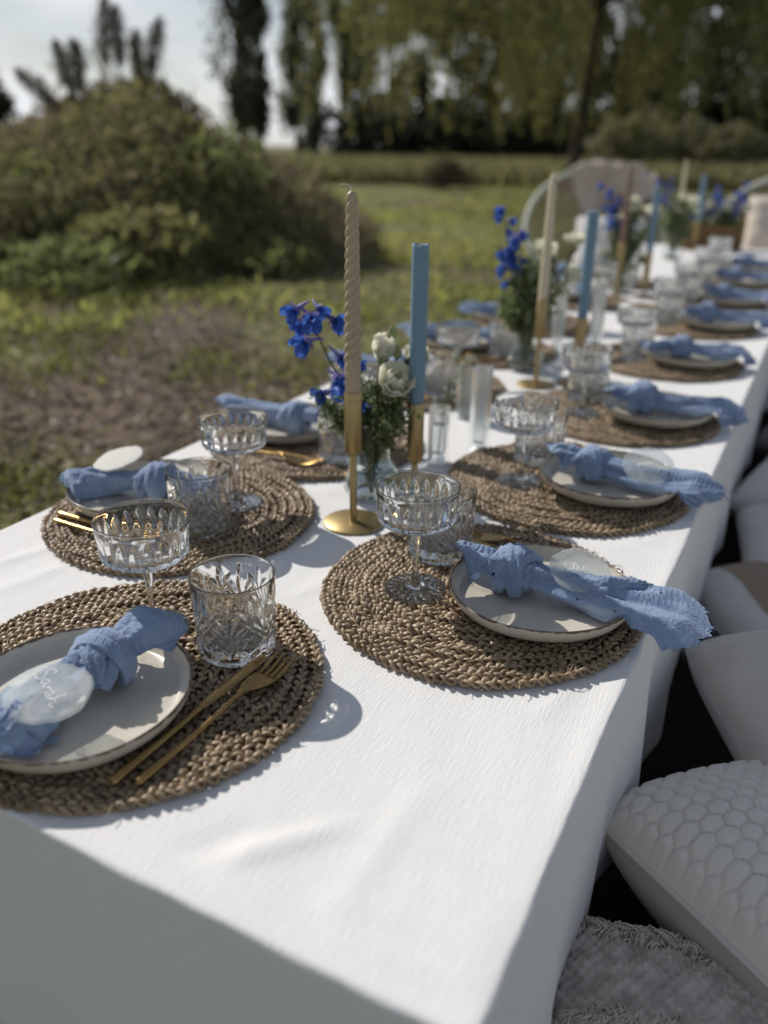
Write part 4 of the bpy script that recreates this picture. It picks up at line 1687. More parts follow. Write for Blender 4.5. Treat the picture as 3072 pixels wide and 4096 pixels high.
def lpos(mx_, my_, rz, x, y):
    c, s = math.cos(rz), math.sin(rz)
    return mx_ + x * c - y * s, my_ + x * s + y * c


ORD = ['first', 'second', 'third', 'fourth', 'fifth', 'sixth', 'seventh', 'eighth', 'ninth']
seats = [('end', 0, -0.016, 0.185, 0.0)]
for k, y in enumerate((0.506, 0.901, 1.315, 1.83, 2.34, 2.80, 3.28, 3.74)):
    seats.append(('cushion', k, 0.230 - 0.008 * k, y, PI / 2))
for k, y in enumerate((0.519, 0.885, 1.32, 1.72, 2.12, 2.60, 3.1)):
    seats.append(('field', k, -0.233, y, -PI / 2))

SARAH_DISC = None
nap_protos = {}
nap_protos['A'] = napkin_proto('a', 11, yaw=R(-6), fan_w=.052, tail_w=.085, tail_len=.150, bend=-.030, fan_len=.078, fan_lift=.010, over=False, knot_r=.021, tail_spread=1.7)
nap_protos['B'] = napkin_proto('b', 23, yaw=R(0), fan_w=.042, tail_w=.068, tail_len=.215, bend=.0, fan_len=.074, fan_lift=.004, knot_r=.023, tail_spread=1.5)
nap_protos['C'] = napkin_proto('c', 37, yaw=R(8), fan_w=.036, tail_w=.054, tail_len=.165, bend=.03, fan_len=.095, fan_lift=-.004, fan_bend=-.02, knot_r=.022, tail_spread=1.4)
nap_protos['D'] = napkin_proto('d', 52, yaw=R(-6), fan_w=.036, tail_w=.052, tail_len=.185, bend=.012, fan_len=.070, fan_lift=.008, knot_r=.021, tail_spread=1.4)
nap_protos['E'] = napkin_proto('e', 68, yaw=R(4), fan_w=.036, tail_w=.046, tail_len=.185, bend=.01, fan_len=.070, fan_lift=.004, knot_r=.026, tail_spread=1.3)
nap_used = {k: [False] for k in nap_protos}
NAPV = {('end', 0): 'A', ('cushion', 0): 'B', ('cushion', 1): 'D', ('field', 0): 'C', ('cushion', 2): 'E', ('field', 1): 'D'}
seq = ['E', 'B', 'D', 'C', 'E', 'D', 'B']
rs_ = np.random.default_rng(4)

for (side, k, x0, y0, rz) in seats:
    if side == 'end':
        wh = 'at the end of the table'
    elif side == 'cushion':
        wh = 'at the %s cushion-side place from the table end' % ORD[k]
    else:
        wh = 'at the %s field-side place from the table end' % ORD[k]
    jit = rs_.normal(size=8) * (0 if (side == 'end' or k == 0) else 1)
    place(mat_proto, mat_used, (x0, y0, TZ + .0005), rz + rs_.uniform(0, 6.28), 'round braided seagrass placemat ' + wh, 'seagrass placemats')
    px, py = lpos(x0, y0, rz, 0 + jit[0] * .004, -.072 + jit[1] * .004)
    place(plate_p, plate_used, (px, py, MT), rz + rs_.uniform(0, 6.28), 'brown-lipped stoneware plate ' + wh, 'stoneware plates')
    v = NAPV.get((side, k)) or seq[(k + (0 if side == 'cushion' else 3)) % 7]
    o, tp = nap_protos[v][0], nap_protos[v][1]
    npk = place(o, nap_used[v], (x0, y0, MT + .0008), rz + (R(jit[2] * 5) if (side, k) not in NAPV else 0), 'knotted blue muslin napkin ' + wh, 'knotted blue napkins')
    gx, gy = lpos(x0, y0, rz, -.036 + jit[3] * .006, .070 + jit[4] * .006)
    if side == 'field' and k == 0:
        gx, gy = lpos(x0, y0, rz, -.060, .054)
    place(goblet_p, goblet_used, (gx, gy, MT), rs_.uniform(0, 6), 'clear fluted stemmed coupe ' + wh, 'fluted coupes')
    tx, ty = lpos(x0, y0, rz, .066 + jit[5] * .006, .082 + jit[6] * .006)
    if side == 'field' and k == 0:
        tx, ty = lpos(x0, y0, rz, .035, .064)
    place(tumbler_p, tumbler_used, (tx, ty, MT), (2.35 if side == 'end' else rs_.uniform(0, 6)), 'cut crystal tumbler ' + wh, 'crystal tumblers')
    if side == 'end' or k <= 3:
        kx, ky = lpos(x0, y0, rz, .101, -.136)
        place(knife_p, knife_used, (kx, ky, MT), rz + R(-1), 'gold table knife ' + wh, 'gold knives')
        fx, fy = lpos(x0, y0, rz, .119, -.126)
        place(fork_p, fork_used, (fx, fy, MT), rz + R(-2.5), 'gold four-tined fork ' + wh, 'gold forks')

# translucent name discs resting on the napkins
for (side, k, rad, lab, m_, st, sz, ta, lx, ly, lz, nv) in (
        ('end', 0, .0395, 'milky resin name disc with white handwriting at the end of the table', RESIN, SARAH, .0054, R(-32), .010, -.110, .0455, (.02, -.16, 1)),
        ('cushion', 0, .0350, 'pale resin name disc on the first napkin of the cushion side', RESIN, ELKE, .0050, R(27), .010, -.112, .0475, (.22, -.30, 1)),
        ('cushion', 1, .0365, 'pale resin name disc on the second napkin of the cushion side', RESIN, SCRAWL, .0060, R(27), -.010, -.122, .0500, (.18, -.62, 1)),
        ('field', 0, 0.0400, 'opaque white name disc tilted on the first napkin of the field side', RESINW, None, 0, 0, -.006, -.118, .0540, (-.16, -.20, 1))):
    s_ = [q for q in seats if q[0] == side and q[1] == k][0]
    t = disc_proto(300 + k + len(side), rad, lab, m_, st, sz, ta)
    x, y = lpos(s_[2], s_[3], s_[4], lx, ly)
    t.location = (x, y, MT + lz)
    zax = Vector(nv).normalized()
    xax = (Vector((1, 0, 0)) - zax * zax.x).normalized()
    t.rotation_euler = Matrix((xax, zax.cross(xax), zax)).transposed().to_euler()


# ================================================================== CANDLES
def holder(label, x, y, cup0, cup1, base_r=.0425):
    t = thing('candle_holder', label, 'candle holder', (x, y, TZ + .0002), 0)
    V, F = lathe([(0, 0), (base_r - .001, 0), (base_r, .001), (base_r, .0030), (base_r - .0008, .0038), (.004, .0040), (0, .0040)], 72)
    MB().add(V, F).build('base', BRASS, t)
    V, F = lathe([(.0052, .0035), (.0052, cup0 - .007), (.0042, cup0 - .006), (.0042, cup0 - .002), (.0052, cup0 - .0012), (.0052, cup0 + .0015)], 28)
    MB().add(V, F).build('stem', BRASS, t)
    V, F = lathe([(0, cup0), (.0095, cup0), (.0112, cup0 + .0015), (.0118, cup0 + .004), (.0118, cup1 - .0006), (.0114, cup1), (.0108, cup1), (.0106, cup1 - .001), (.0106, cup1 - .022), (0, cup1 - .022)], 40)
    MB().add(V, F).build('cup', BRASS, t)
    return t


def candle(kind, label, x, y, z0, z1, group=None, seed=0):
    t = thing('candle', label, 'candle', (x, y, TZ + z0 - .020), 0, group)
    h = z1 - z0 + .020
    rng = np.random.default_rng(seed)
    if kind in ('tan_twist', 'brown'):
        m = 260
        z = np.linspace(0, h, m)
        r0 = np.interp(z / h, [0, .16, .17, .3, .95, .99, 1], [.0103, .0103, .0104, .0104, .0072, .0056, .0016])
        n = 48
        th = np.linspace(0, 2 * PI, n, endpoint=False)
        amp = np.clip((z - .045) / .02, 0, 1) * .42
        ph = 2 * PI * z / .052
        lob = 1 + amp[:, None] * (np.abs(np.sin(2 * (th[None] - ph[:, None]))) ** .8 - .65)
        rr = r0[:, None] * lob
        V = np.stack([rr * np.cos(th), rr * np.sin(th), np.repeat(z[:, None], n, 1)], -1)
        mb = MB().add(V, gridfaces(m, n, closev=True)[:, ::-1])
        mb.F.append(np.array([[(m - 1) * n + k for k in range(n)]]))
        mb.F.append(np.array([[k for k in range(n - 1, -1, -1)]]))
        mb.build('wax', WAX_TAN if kind == 'tan_twist' else WAX_BROWN, t)
        mb = MB()
        addtube(mb, catmull([(0, 0, h - .002), (-.001, 0, h + .004), (-.005, -.001, h + .007), (-.011, -.003, h + .0075), (-.016, -.004, h + .0065)], 5), np.linspace(.0007, .0003, 21), 6)
        mb.build('wick', WICKW, t)
    elif kind == 'blue':
        pr = [(0, 0), (.0098, 0), (.0104, .001), (.0106, .03), (.0117, .032), (.0118, .034), (.0118, .05), (.0118, h - .012), (.0118, h - .005), (.0118, h - .004), (.0116, h - .0012), (.0108, h), (.0098, h - .0008), (.0085, h - .006), (.004, h - .0095), (0, h - .010)]
        V, F = lathe(pr, 48, lambda th, z, r: (0 * r, np.where(z > h - .002, .0011 * np.sin(2 * th + 1) + .0007 * np.sin(5 * th), 0)))
        MB().add(V, F).build('wax', WAX_BLUE, t)
        mb = MB()
        addtube(mb, catmull([(0, 0, h - .011), (.0003, 0, h - .005), (.001, 0, h - .001)], 4), .0008, 6)
        mb.build('wick', WICK, t)
    else:
        pr = [(0, 0), (.0098, 0), (.0104, .001), (.0104, .03), (.0108, .05), (.0092, h * .6), (.0070, h - .02), (.0050, h - .004), (.0022, h), (0, h)]
        V, F = lathe(pr, 32)
        MB().add(V, F).build('wax', WAX_IVORY, t)
        mb = MB()
        addtube(mb, [(0, 0, h - .002), (.0005, 0, h + .004), (.002, 0, h + .008)], .0007, 5)
        mb.build('wick', WICKW, t)
    return t


pairs = [((-.005, .615), (.030, .742), 'tan_twist', 'in the pair beside the end setting'),
         ((-.009, 1.465), (.068, 1.518), 'ivory', 'in the second pair along the table'),
         ((-.115, 2.713), (-.045, 2.847), 'brown', 'in the third pair along the table'),
         ((-.192, 4.354), (-.114, 4.500), 'ivory', 'in the last pair along the table')]
NM = {'tan_twist': 'twisted taupe taper candle ', 'ivory': 'smooth ivory taper candle ', 'brown': 'brown twisted taper candle '}
for k, (a, b, kd, wh) in enumerate(pairs):
    holder('tall brushed brass candle holder under the taper ' + wh, a[0], a[1], .106, .193)
    candle(kd, NM[kd] + wh, a[0], a[1], .193, .4415, seed=k)
    holder('lower brushed brass candle holder under the blue candle ' + wh, b[0], b[1], .058, .150)
    candle('blue', 'straight pale blue candle ' + wh, b[0], b[1], .150, .371, seed=10 + k)


# ================================================================== FLOWERS
def petal_mesh(name, L, W, cup, curl, material, ruffle=0.0, seed=0):
    n, m = 9, 7
    S, T = np.meshgrid(np.linspace(0, 1, n), np.linspace(-1, 1, m), indexing='ij')
    w = W * np.sin(PI * (0.06 + 0.84 * S ** .85)) ** .75
    X = T * w
    Y = S * L
    Z = cup * L * np.sin(S * PI * .5) * 0 + cup * (T ** 2) * W + curl * L * S ** 2 + ruffle * L * np.sin(T * 6 + seed) * S ** 3
    return MB().add(np.stack([X, Y, Z], -1), gridfaces(n, m)).mesh(name, material)


DPET = petal_mesh('petal', .0155, .0072, .35, -.12, PETAL_B)
DPET2 = petal_mesh('petal', .0150, .0068, .45, -.25, PETAL_B)


def spur_mesh():
    mb = MB()
    addtube(mb, catmull([(0, 0, .001), (0, -.002, .006), (0, -.006, .012), (0, -.011, .017)], 4), np.linspace(.0036, .0008, 13), 8)
    for a in (40, 160, 280):
        c = math.cos(R(a)), math.sin(R(a))
        S, T = np.meshgrid(np.linspace(0, 1, 5), np.linspace(-1, 1, 4), indexing='ij')
        w = .0042 * np.sin(PI * (.15 + .8 * S))
        r = .001 + S * .009
        z = .004 - S * .004 + .0018
        P = np.stack([c[0] * r - c[1] * T * w, c[1] * r + c[0] * T * w, z], -1)
        mb.add(P, gridfaces(5, 4))
    return mb.mesh('spur', PETAL_L)


def eye_mesh():
    mb = MB()
    V, F = lathe(smoothprof([(.0, -.004), (.0018, -.0035), (.0024, -.001), (.0016, .001), (0, .001)], 3), 10)
    return mb.add(V, F).mesh('eye', PETAL_D)


SPUR, EYE = spur_mesh(), eye_mesh()


def delphinium(label, base, pts, blooms, seed, group=None):
    """base: world foot of the stem; pts: stem path (relative); blooms: (fraction, direction, scale)"""
    rng = np.random.default_rng(seed)
    t = thing('delphinium', label, 'flower', base, 0, group)
    P = catmull(pts, 8)
    mb = MB()
    addtube(mb, P, np.linspace(.0022, .0009, len(P)), 7)
    for f, d, sc in blooms:
        c = P[int(f * (len(P) - 1))]
        d = np.array(d, float)
        e = c + d
        addtube(mb, catmull([c, c + d * .5 + [0, 0, .006], e], 4), .0007, 5)
    mb.build('stem', STEM, t)
    for f, d, sc in blooms:
        c = P[int(f * (len(P) - 1))]
        d = np.array(d, float)
        # the flower nods outwards and down
        face = Vector((d[0], d[1], -0.45 * np.linalg.norm(d) - .004)).normalized()
        q = face.to_track_quat('-Z', 'Y')
        bl = bpy.data.objects.new('blossom', None)
        col.objects.link(bl)
        bl.parent = t
        bl.location = c + d
        bl.rotation_mode = 'QUATERNION'
        bl.rotation_quaternion = q
        bl.scale = (sc, sc, sc)
        for k in range(5):
            p = obj('petal', DPET if k % 2 else DPET2, bl)
            p.rotation_euler = (R(-32 - rng.uniform(0, 22)), 0, 2 * PI * k / 5 + rng.normal() * .1)
        obj('spur', SPUR, bl, rot=(0, 0, rng.uniform(0, 6)))
        obj('eye', EYE, bl)
    return t


RPET = [petal_mesh('petal', .030, .019, .55, .32, PETAL_W, .05, 1), petal_mesh('petal', .026, .016, .7, .42, PETAL_W, .04, 2), petal_mesh('petal', .034, .022, .4, .12, PETAL_W, .08, 3)]


def rose(label, base, pts, tilt, sc, seed, group=None, closed=0.0):
    rng = np.random.default_rng(seed)
    t = thing('lisianthus', label, 'flower', base, 0, group)
    P = catmull(pts, 8)
    mb = MB()
    addtube(mb, P, np.linspace(.0019, .0013, len(P)), 7)
    # narrow leaves on the stem
    for f in (.55, .75):
        c = P[int(f * (len(P) - 1))]
        a = rng.uniform(0, 6.28)
        e = c + np.array([math.cos(a) * .03, math.sin(a) * .03, .03])
        addtube(mb, catmull([c, (c + e) / 2 + [0, 0, .004], e], 4), [.001, .003, .006, .0075, .008, .0075, .006, .004, .001][:9], 6, .12)
    mb.build('stem', STEM, t)
    bl = bpy.data.objects.new('bloom', None)
    col.objects.link(bl)
    bl.parent = t
    bl.location = P[-1]
    bl.rotation_euler = tilt
    bl.scale = (sc,) * 3
    mb = MB()
    V, F = lathe(smoothprof([(.0015, -.004), (.006, .0), (.0075, .005), (.006, .009), (.003, .012)], 3), 12)
    mb.add(V, F).build('calyx', BUD, bl)
    k = 0
    for ring, (num, op) in enumerate(((3, 6), (4, 16), (5, 28), (6, 42), (7, 60))):
        op = op * (1 - closed)
        for q in range(num):
            p = obj('petal', RPET[1] if ring < 2 else (RPET[0] if ring < 4 else RPET[2]), bl)
            a = 2 * PI * q / num + ring * .7 + rng.normal() * .1
            p.location = (math.cos(a) * .002, math.sin(a) * .002, .002)
            s = .74 + .075 * ring
            p.scale = (s * (1 - .3 * closed), s, s)
            el = R(90 - op + rng.normal() * 4)
            p.rotation_euler = (Matrix.Rotation(a - PI / 2, 3, 'Z') @ Matrix.Rotation(el, 3, 'X')).to_euler()
            k += 1
    return t


def bud(label, base, pts, seed, group=None, sc=1.0):
    t = thing('flower_bud', label, 'flower bud', base, 0, group)
    P = catmull(pts, 6)
    mb = MB()
    addtube(mb, P, .0012, 6)
    mb.build('stem', STEM, t)
    n = 14
    V, F = lathe(smoothprof(np.array([(.001, -.003), (.0055, .001), (.0075, .008), (.006, .017), (.0028, .024), (.0004, .027)]) * sc, 3), n, lambda th, z, r: (.10 * r * np.sin(3 * th + z * 160), 0 * r))
    mb = MB().add(V, F)
    mb.build('bud_petals', BUD, t, loc=P[-1], rot=(.2, .15, 0))
    mb = MB()
    for a in range(5):
        c, s = math.cos(a * 1.257), math.sin(a * 1.257)
        addtube(mb, np.array([(0, 0, -.003), (c * .008, s * .008, .006), (c * .010, s * .010, .018)]) * sc, np.array([.001, .0014, .0003]) * sc, 4, .4)
    mb.build('sepal', STEM, t, loc=P[-1])
    return t


def sprig(label, base, tip, n, spread, seed, group=None, white=False, leaf=.011):
    rng = np.random.default_rng(seed)
    t = thing('greenery_sprig', label, 'greenery', base, 0, group)
    tip = np.array(tip, float)
    mid = tip * .5 + np.array([tip[0] * -.12, tip[1] * -.12, .01])
    P = catmull([(0, 0, 0), mid, tip], 10)
    mb = MB()
    addtube(mb, P, np.linspace(.0016, .0006, len(P)), 5)
    C, Ws = [], []
    for k in range(n):
        f = rng.uniform(.45, 1.0)
        c = P[int(f * (len(P) - 1))]
        a = rng.uniform(0, 6.28)
        L = spread * rng.uniform(.3, 1) * (1.1 - .5 * f)
        e = c + np.array([math.cos(a) * L, math.sin(a) * L, L * rng.uniform(.2, 1.2)])
        addtube(mb, np.array([c, (c + e) / 2 + [0, 0, L * .1], e]), .0005, 3, cap=False)
        m = rng.integers(5, 10)
        for q in range(m):
            w_ = rng.uniform(.3, 1.05)
            C.append(c + (e - c) * w_ + rng.normal(size=3) * .006)
        Ws.append(e)
    mb.build('stem', STEM, t)
    C = np.array(C)
    V, F = leafquads(C, leaf * rng.uniform(.5, 1.4, len(C)), rng, .5, .5)
    tag(MB().add(V, F).build('leaves', SPRIG, t, smooth=False), kind='stuff')
    if white:
        W = np.array(Ws)
        V, F = leafquads(np.repeat(W, 4, 0) + rng.normal(size=(len(W) * 4, 3)) * .0022, .006, rng, .3, .8)
        tag(MB().add(V, F).build('tiny_flowers', SPRIGW, t, smooth=False), kind='stuff')
    return t


def vase(label, x, y, sc=1.0):
    t = thing('glass_vase', label, 'vase', (x, y, TZ + .0005))
    po = [(0, .0008), (.028, .0004), (.034, .0006), (.0405, .008), (.0430, .020), (.0415, .034), (.036, .046), (.030, .054), (.0275, .062), (.0275, .090), (.029, .116), (.0312, .120), (.0300, .1212)]
    pi_ = [(.0290, .1200), (.0265, .112), (.0250, .090), (.0250, .063), (.0272, .055), (.0335, .045), (.0390, .033), (.0402, .020), (.0375, .010), (.032, .0062), (0, .0056)]
    V, F = lathe(smoothprof(po, 4), 64)
    mb = MB().add(V * sc, F)
    V, F = lathe(smoothprof([po[-1]] + pi_, 4), 64)
    mb.add(V * sc, F)
    mb.build('glass_body', VGLASS, t)
    pw = [(0, .0060), (.0318, .0066), (.0372, .0104), (.0399, .020), (.0387, .0326), (.0332, .0445), (.0300, .0490), (.0, .0490)]
    V, F = lathe(smoothprof(pw, 3), 48)
    MB().add(V * sc, F).build('water', WATER, t)
    return t


RT = np.array([AX[0], AX[1], 0.0])
RT /= np.linalg.norm(RT)
FH = np.array([-RT[1], RT[0], 0.0])


def L3(r, f, z):
    """offset: r to the image right, f away, z up"""
    v = RT * r + FH * f
    return (v[0], v[1], z)


def bouquet(x, y, n, wh, detail=True, rot=0.0, sc=1.0):
    vase('clear round-bellied glass vase ' + wh, x, y)
    b = (x, y, TZ + .010)
    rng = np.random.default_rng(500 + n)
    gd = 'delphiniums on the table' if n else None
    if n == 0:
        delphinium('deep blue delphinium spike leaning over ' + wh, b, [(0, 0, 0), L3(-.012, .004, .08), L3(-.034, .004, .150), L3(-.060, -.004, .198), L3(-.078, -.010, .240), L3(-.090, -.012, .268)],
                   [(1.0, L3(-.018, -.008, .004), 1.35), (.96, L3(.004, -.022, .002), 1.45), (.97, L3(.014, -.004, .012), 1.1), (.90, L3(.034, -.010, .004), 1.4), (.84, L3(.040, .012, .004), 1.15), (.86, L3(-.018, .012, .000), 1.2),
                    (.78, L3(-.018, -.018, -.006), 1.5), (.70, L3(.026, -.016, -.012), 1.2), (.62, L3(.036, .006, -.006), 1.15), (.54, L3(.006, -.024, -.006), 1.45), (.46, L3(-.030, -.012, -.012), 1.35), (.44, L3(-.010, .02, -.014), 1.1), (.40, L3(.018, -.012, -.016), 1.0)], 1)
        rose('open cream lisianthus bloom ' + wh, b, [(0, 0, 0), L3(.008, .006, .08), L3(.022, .0, .140), L3(.030, -.008, .162)], (R(40), R(22), .4), 0.98, 2)
        rose('half-open cream lisianthus behind the twisted candle ' + wh, b, [(0, 0, 0), L3(.0, .01, .09), L3(.008, .014, .17), L3(.012, .014, .196)], (R(12), R(10), 1.2), 1.0, 3, closed=.55)
        rose('half-open cream lisianthus near the blue candle ' + wh, b, [(0, 0, 0), L3(.02, .02, .09), L3(.052, .03, .165), L3(.064, .034, .182)], (R(10), R(34), 2.2), .9, 5, closed=.4)
        for q, (r_, f_, z_) in enumerate(((-.024, .0, .222), (.028, .02, .226), (.036, .012, .200), (.060, .02, .214), (.075, .03, .190))):
            bud('green-white lisianthus bud on its own stalk ' + wh, b, [(0, 0, 0), L3(r_ * .25, f_ * .5, z_ * .5), L3(r_ * .8, f_, z_ * .85), L3(r_, f_, z_)], 20 + q, 'buds in the first vase', 1.15 if q == 0 else .85)
        for q in range(18):
            a = rng.uniform(0, 6.28)
            rr = rng.uniform(.01, .085)
            sprig('fine green filler sprig ' + wh, b, (math.cos(a) * rr, math.sin(a) * rr, rng.uniform(.115, .20) - rr * .5), 26, .034, 30 + q, 'sprigs in the first vase', white=(q % 3 == 0), leaf=.0115)
    else:
        c, s = math.cos(rot), math.sin(rot)
        for q, (dr, hz) in enumerate(((-.075, .350), (-.045, .300))[:1 if n > 2 else 2]):
            bl = [(f, L3(rng.normal() * .018, rng.normal() * .018, rng.uniform(-.006, .012)), rng.uniform(.9, 1.2)) for f in np.linspace(.66, 1, 11)]
            delphinium('deep blue delphinium spike ' + wh, b, [(0, 0, 0), L3(dr * .2, .004, .10), L3(dr * .7, .004, hz * .66), L3(dr, 0, hz)], bl, 60 + n * 5 + q, 'delphiniums ' + wh)
        for q in range(5):
            r_, f_ = rng.uniform(-.02, .095), rng.uniform(-.03, .03)
            z_ = rng.uniform(.18, .29)
            rose('cream lisianthus bloom ' + wh, b, [(0, 0, 0), L3(r_ * .3, f_ * .4, z_ * .5), L3(r_ * .8, f_, z_ * .85), L3(r_, f_, z_)], (R(rng.uniform(0, 40)), R(rng.uniform(-10, 40)), rng.uniform(0, 6)), rng.uniform(.9, 1.15), 70 + n * 7 + q, 'lisianthus ' + wh, closed=(.0 if q < 2 else .35))
        for q in range(22):
            a = rng.uniform(0, 6.28)
            rr = rng.uniform(.01, .085)
            sprig('leafy green filler sprig ' + wh, b, (math.cos(a) * rr, math.sin(a) * rr, rng.uniform(.15, .30) - rr * .5), 24, .042, 130 + n * 20 + q, 'sprigs ' + wh, white=(q % 2 == 0), leaf=.015)


bouquet(-.032, .720, 0, 'in the vase by the twisted candle')
bouquet(-.077, 1.590, 1, 'in the vase behind the second candle pair')
bouquet(-.140, 2.880, 2, 'in the vase behind the brown candle')
bouquet(-.150, 4.050, 3, 'in the vase before the last candles')


# square bud vases
def bud_vase(label, x, y, h, rz, q):
    t = thing('bud_vase', label, 'vase', (x, y, TZ + .0006), rz)
    a, b_ = .0145, .0095
    mb = MB()
    rows = []
    for (r_, z_) in ((a, 0), (a, h), (a - .0006, h + .0006), (b_ + .0006, h + .0006), (b_, h), (b_, .016)):
        rows.append([(-r_, -r_, z_), (r_, -r_, z_), (r_, r_, z_), (-r_, r_, z_)])
    mb.add(np.array(rows), gridfaces(6, 4, closev=True))
    mb.F.append(np.array([[3, 2, 1, 0], [20, 21, 22, 23]]))
    mb.build('glass_body', FROST, t, smooth=False)
    mb = MB()
    box(mb, -b_ + .0002, b_ - .0002, -b_ + .0002, b_ - .0002, .0162, h * .68)
    mb.build('water', WATER, t, smooth=False)
    if q:
        sprig('thin white-flowered sprig in the ' + label.split(' bud')[0] + (' bud vase by the blue candle' if q > 0 else ' bud vase by a field-side mat'), (x, y, TZ + .017), (.012 * q, .01, h + .03), 9, .03, 400 + int(y * 100), None, True, .008)


bud_vase('short square glass bud vase behind the blue candle', .000, .900, .098, R(10), 1)
bud_vase('tall square glass bud vase behind the coupes', .040, .985, .150, R(6), 0)
bud_vase('medium square glass bud vase beside the third field-side mat', -.062, 1.165, .098, R(20), -1)
bud_vase('tall square glass bud vase between the second vase and its candles', -.060, 1.80, .15, R(12), 0)
bud_vase('square glass bud vase near the second blue candle', .010, 1.92, .15, R(2), 0)


# ================================================================== CUSHIONS
def pillow(name, label, loc, rot, w_, h_, th_, parts, group=None, disp=None, res=70, mat_top=None, mat_bot=None, piping=None):
    t = thing(name, label, 'cushion', loc, 0, group)
    t.rotation_euler = rot
    g = np.linspace(-1, 1, res)
    U, Vv = np.meshgrid(g, g, indexing='ij')
    e = (1 - np.abs(U) ** 2.6) * (1 - np.abs(Vv) ** 2.6)
    hgt = th_ / 2 * np.clip(e, 0, 1) ** .44
    pin = 1 - .055 * (1 - Vv ** 2) * np.abs(U) ** 3
    pin2 = 1 - .055 * (1 - U ** 2) * np.abs(Vv) ** 3
    rnd = 1 - .055 * np.abs(U) ** 4 * np.abs(Vv) ** 4
    X, Y = U * w_ / 2 * pin * rnd, Vv * h_ / 2 * pin2 * rnd
    wr = .0075 * vnoise(U * 5, Vv * 5, int(abs(loc[1]) * 100), 4) * np.clip(e, 0, 1)
    top = hgt + wr
    P3 = np.stack([X, Y, top], -1)
    if disp is not None:
        nn = np.cross(np.gradient(P3, axis=0), np.gradient(P3, axis=1))
        nn /= np.linalg.norm(nn, axis=-1)[..., None] + 1e-12
        P3 = P3 + nn * (disp(X, Y) * np.clip(e * 12, 0, 1))[..., None]
    mb = MB().add(P3, gridfaces(res, res))
    mb.build('cover_top', mat_top, t)
    mb = MB().add(np.stack([X, Y, -hgt + wr * .5], -1), gridfaces(res, res)[:, ::-1])
    mb.build('cover_back', mat_bot or mat_top, t)
    if piping:
        a = np.arange(res)
        per = [(i, 0) for i in a] + [(res - 1, j) for j in a[1:]] + [(i, res - 1) for i in a[-2::-1]] + [(0, j) for j in a[-2:0:-1]]
        P = np.array([(X[i, j], Y[i, j], 0) for i, j in per])
        P = np.concatenate([P, P[:2]])
        mb = MB()
        addtube(mb, P, .0042, 7)
        mb.build('piping', piping, t)
    return t, (X, Y, top)


def hexdisp(X, Y):
    p = .0215
    a = np.array([X, Y])
    best = np.full(X.shape, 9.0)
    sec = np.full(X.shape, 9.0)
    for ox, oy in ((0, 0), (.5, math.sqrt(3) / 2)):
        ix = np.round(X / p - ox)
        iy = np.round(Y / (p * math.sqrt(3)) - oy / math.sqrt(3))
        for dx in (-1, 0, 1):
            for dy in (-1, 0, 1):
                cx = (ix + dx + ox) * p
                cyy = (iy + dy) * p * math.sqrt(3) + oy * p
                d = np.hypot(X - cx, Y - cyy)
                sec = np.where(d < best, best, np.minimum(sec, np.where(d > best, d, sec)))
                best = np.minimum(best, d)
    ed = np.clip((sec - best) / (p * .45), 0, 1)
    return .0065 * ed ** .42


def weave(X, Y):
    return .0030 * np.sin(X * 520) * np.sin(Y * 400) + .0050 * np.abs(np.sin((X + Y) * 60)) * np.abs(np.sin((X - Y) * 60))


pillow('cushion', 'white plush cushion quilted in hexagons leaning beside the table', (.715, .500, .125), (R(-15), R(-2), R(-36)), .47, .47, .23, None, disp=hexdisp, res=300, mat_top=VELVET, mat_bot=LINING, piping=PIPE)
t, (FX, FY, FZ) = pillow('cushion', 'woven beige cushion with rows of shaggy fringe', (.655, .175, .085), (R(3), R(2), R(12)), .47, .47, .16, None, disp=weave, res=200, mat_top=WOVEN, mat_bot=LINING)


def fringes(parent, X, Y, Z):
    rng = np.random.default_rng(600)
    mb = MB()
    n = X.shape[0]
    for row in (.88, .42, -.08):
        j0 = int((row + 1) / 2 * (n - 1))
        for tuft in range(300):
            i0 = rng.integers(4, n - 4)
            jj = int(np.clip(j0 + rng.normal() * 3.2, 3, n - 4))
            sw = rng.normal() * .6
            L0 = rng.uniform(.009, .018)
            up0 = rng.uniform(.003, .009)
            curl = rng.normal() * .007
            for k in range(7):
                i = int(np.clip(i0 + rng.integers(-2, 3), 2, n - 3))
                j = int(np.clip(jj + rng.integers(-1, 2), 2, n - 3))
                p = np.array([X[i, j], Y[i, j], Z[i, j] - .001])
                L = L0 * rng.uniform(.75, 1.15)
                d = np.array([sw + rng.normal() * .12, -1.0 if row < .8 else 1.0, 0]) * L
                up = up0 * rng.uniform(.7, 1.3)
                q1 = p + d * .35 + [0, 0, up]
                q2 = p + d * .75 + [curl * .5, 0, up * .8]
                q3 = p + d * 1.0 + [curl + rng.normal() * .002, rng.normal() * .003, up * .1 - (.004 if row > .8 else 0)]
                addtube(mb, catmull([p, q1, q2, q3], 3), .0008, 4, cap=False)
    tag(mb.build('fringe', FRINGE, parent), kind='stuff')


fringes(t, FX, FY, FZ)
pillow('cushion', 'plain beige fleece cushion propped behind the hexagon cushion', (.765, .715, .205), (R(2), R(4), R(-62)), .50, .50, .19, None, res=80, mat_top=FURRY, mat_bot=FURRY, piping=None)


def stripes(name, label, loc, rot):
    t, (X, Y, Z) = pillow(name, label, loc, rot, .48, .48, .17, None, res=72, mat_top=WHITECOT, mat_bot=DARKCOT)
    n = X.shape[0]
    for (a, b, m_) in ((10, 22, TANCOT), (34, 42, TANCOT), (52, 62, TANCOT)):
        mb = MB()
        mb.add(np.stack([X[:, a:b], Y[:, a:b], Z[:, a:b] + .0012], -1)[2:-2], gridfaces(n - 4, b - a))
        mb.build('woven_stripe', m_, t)
    return t


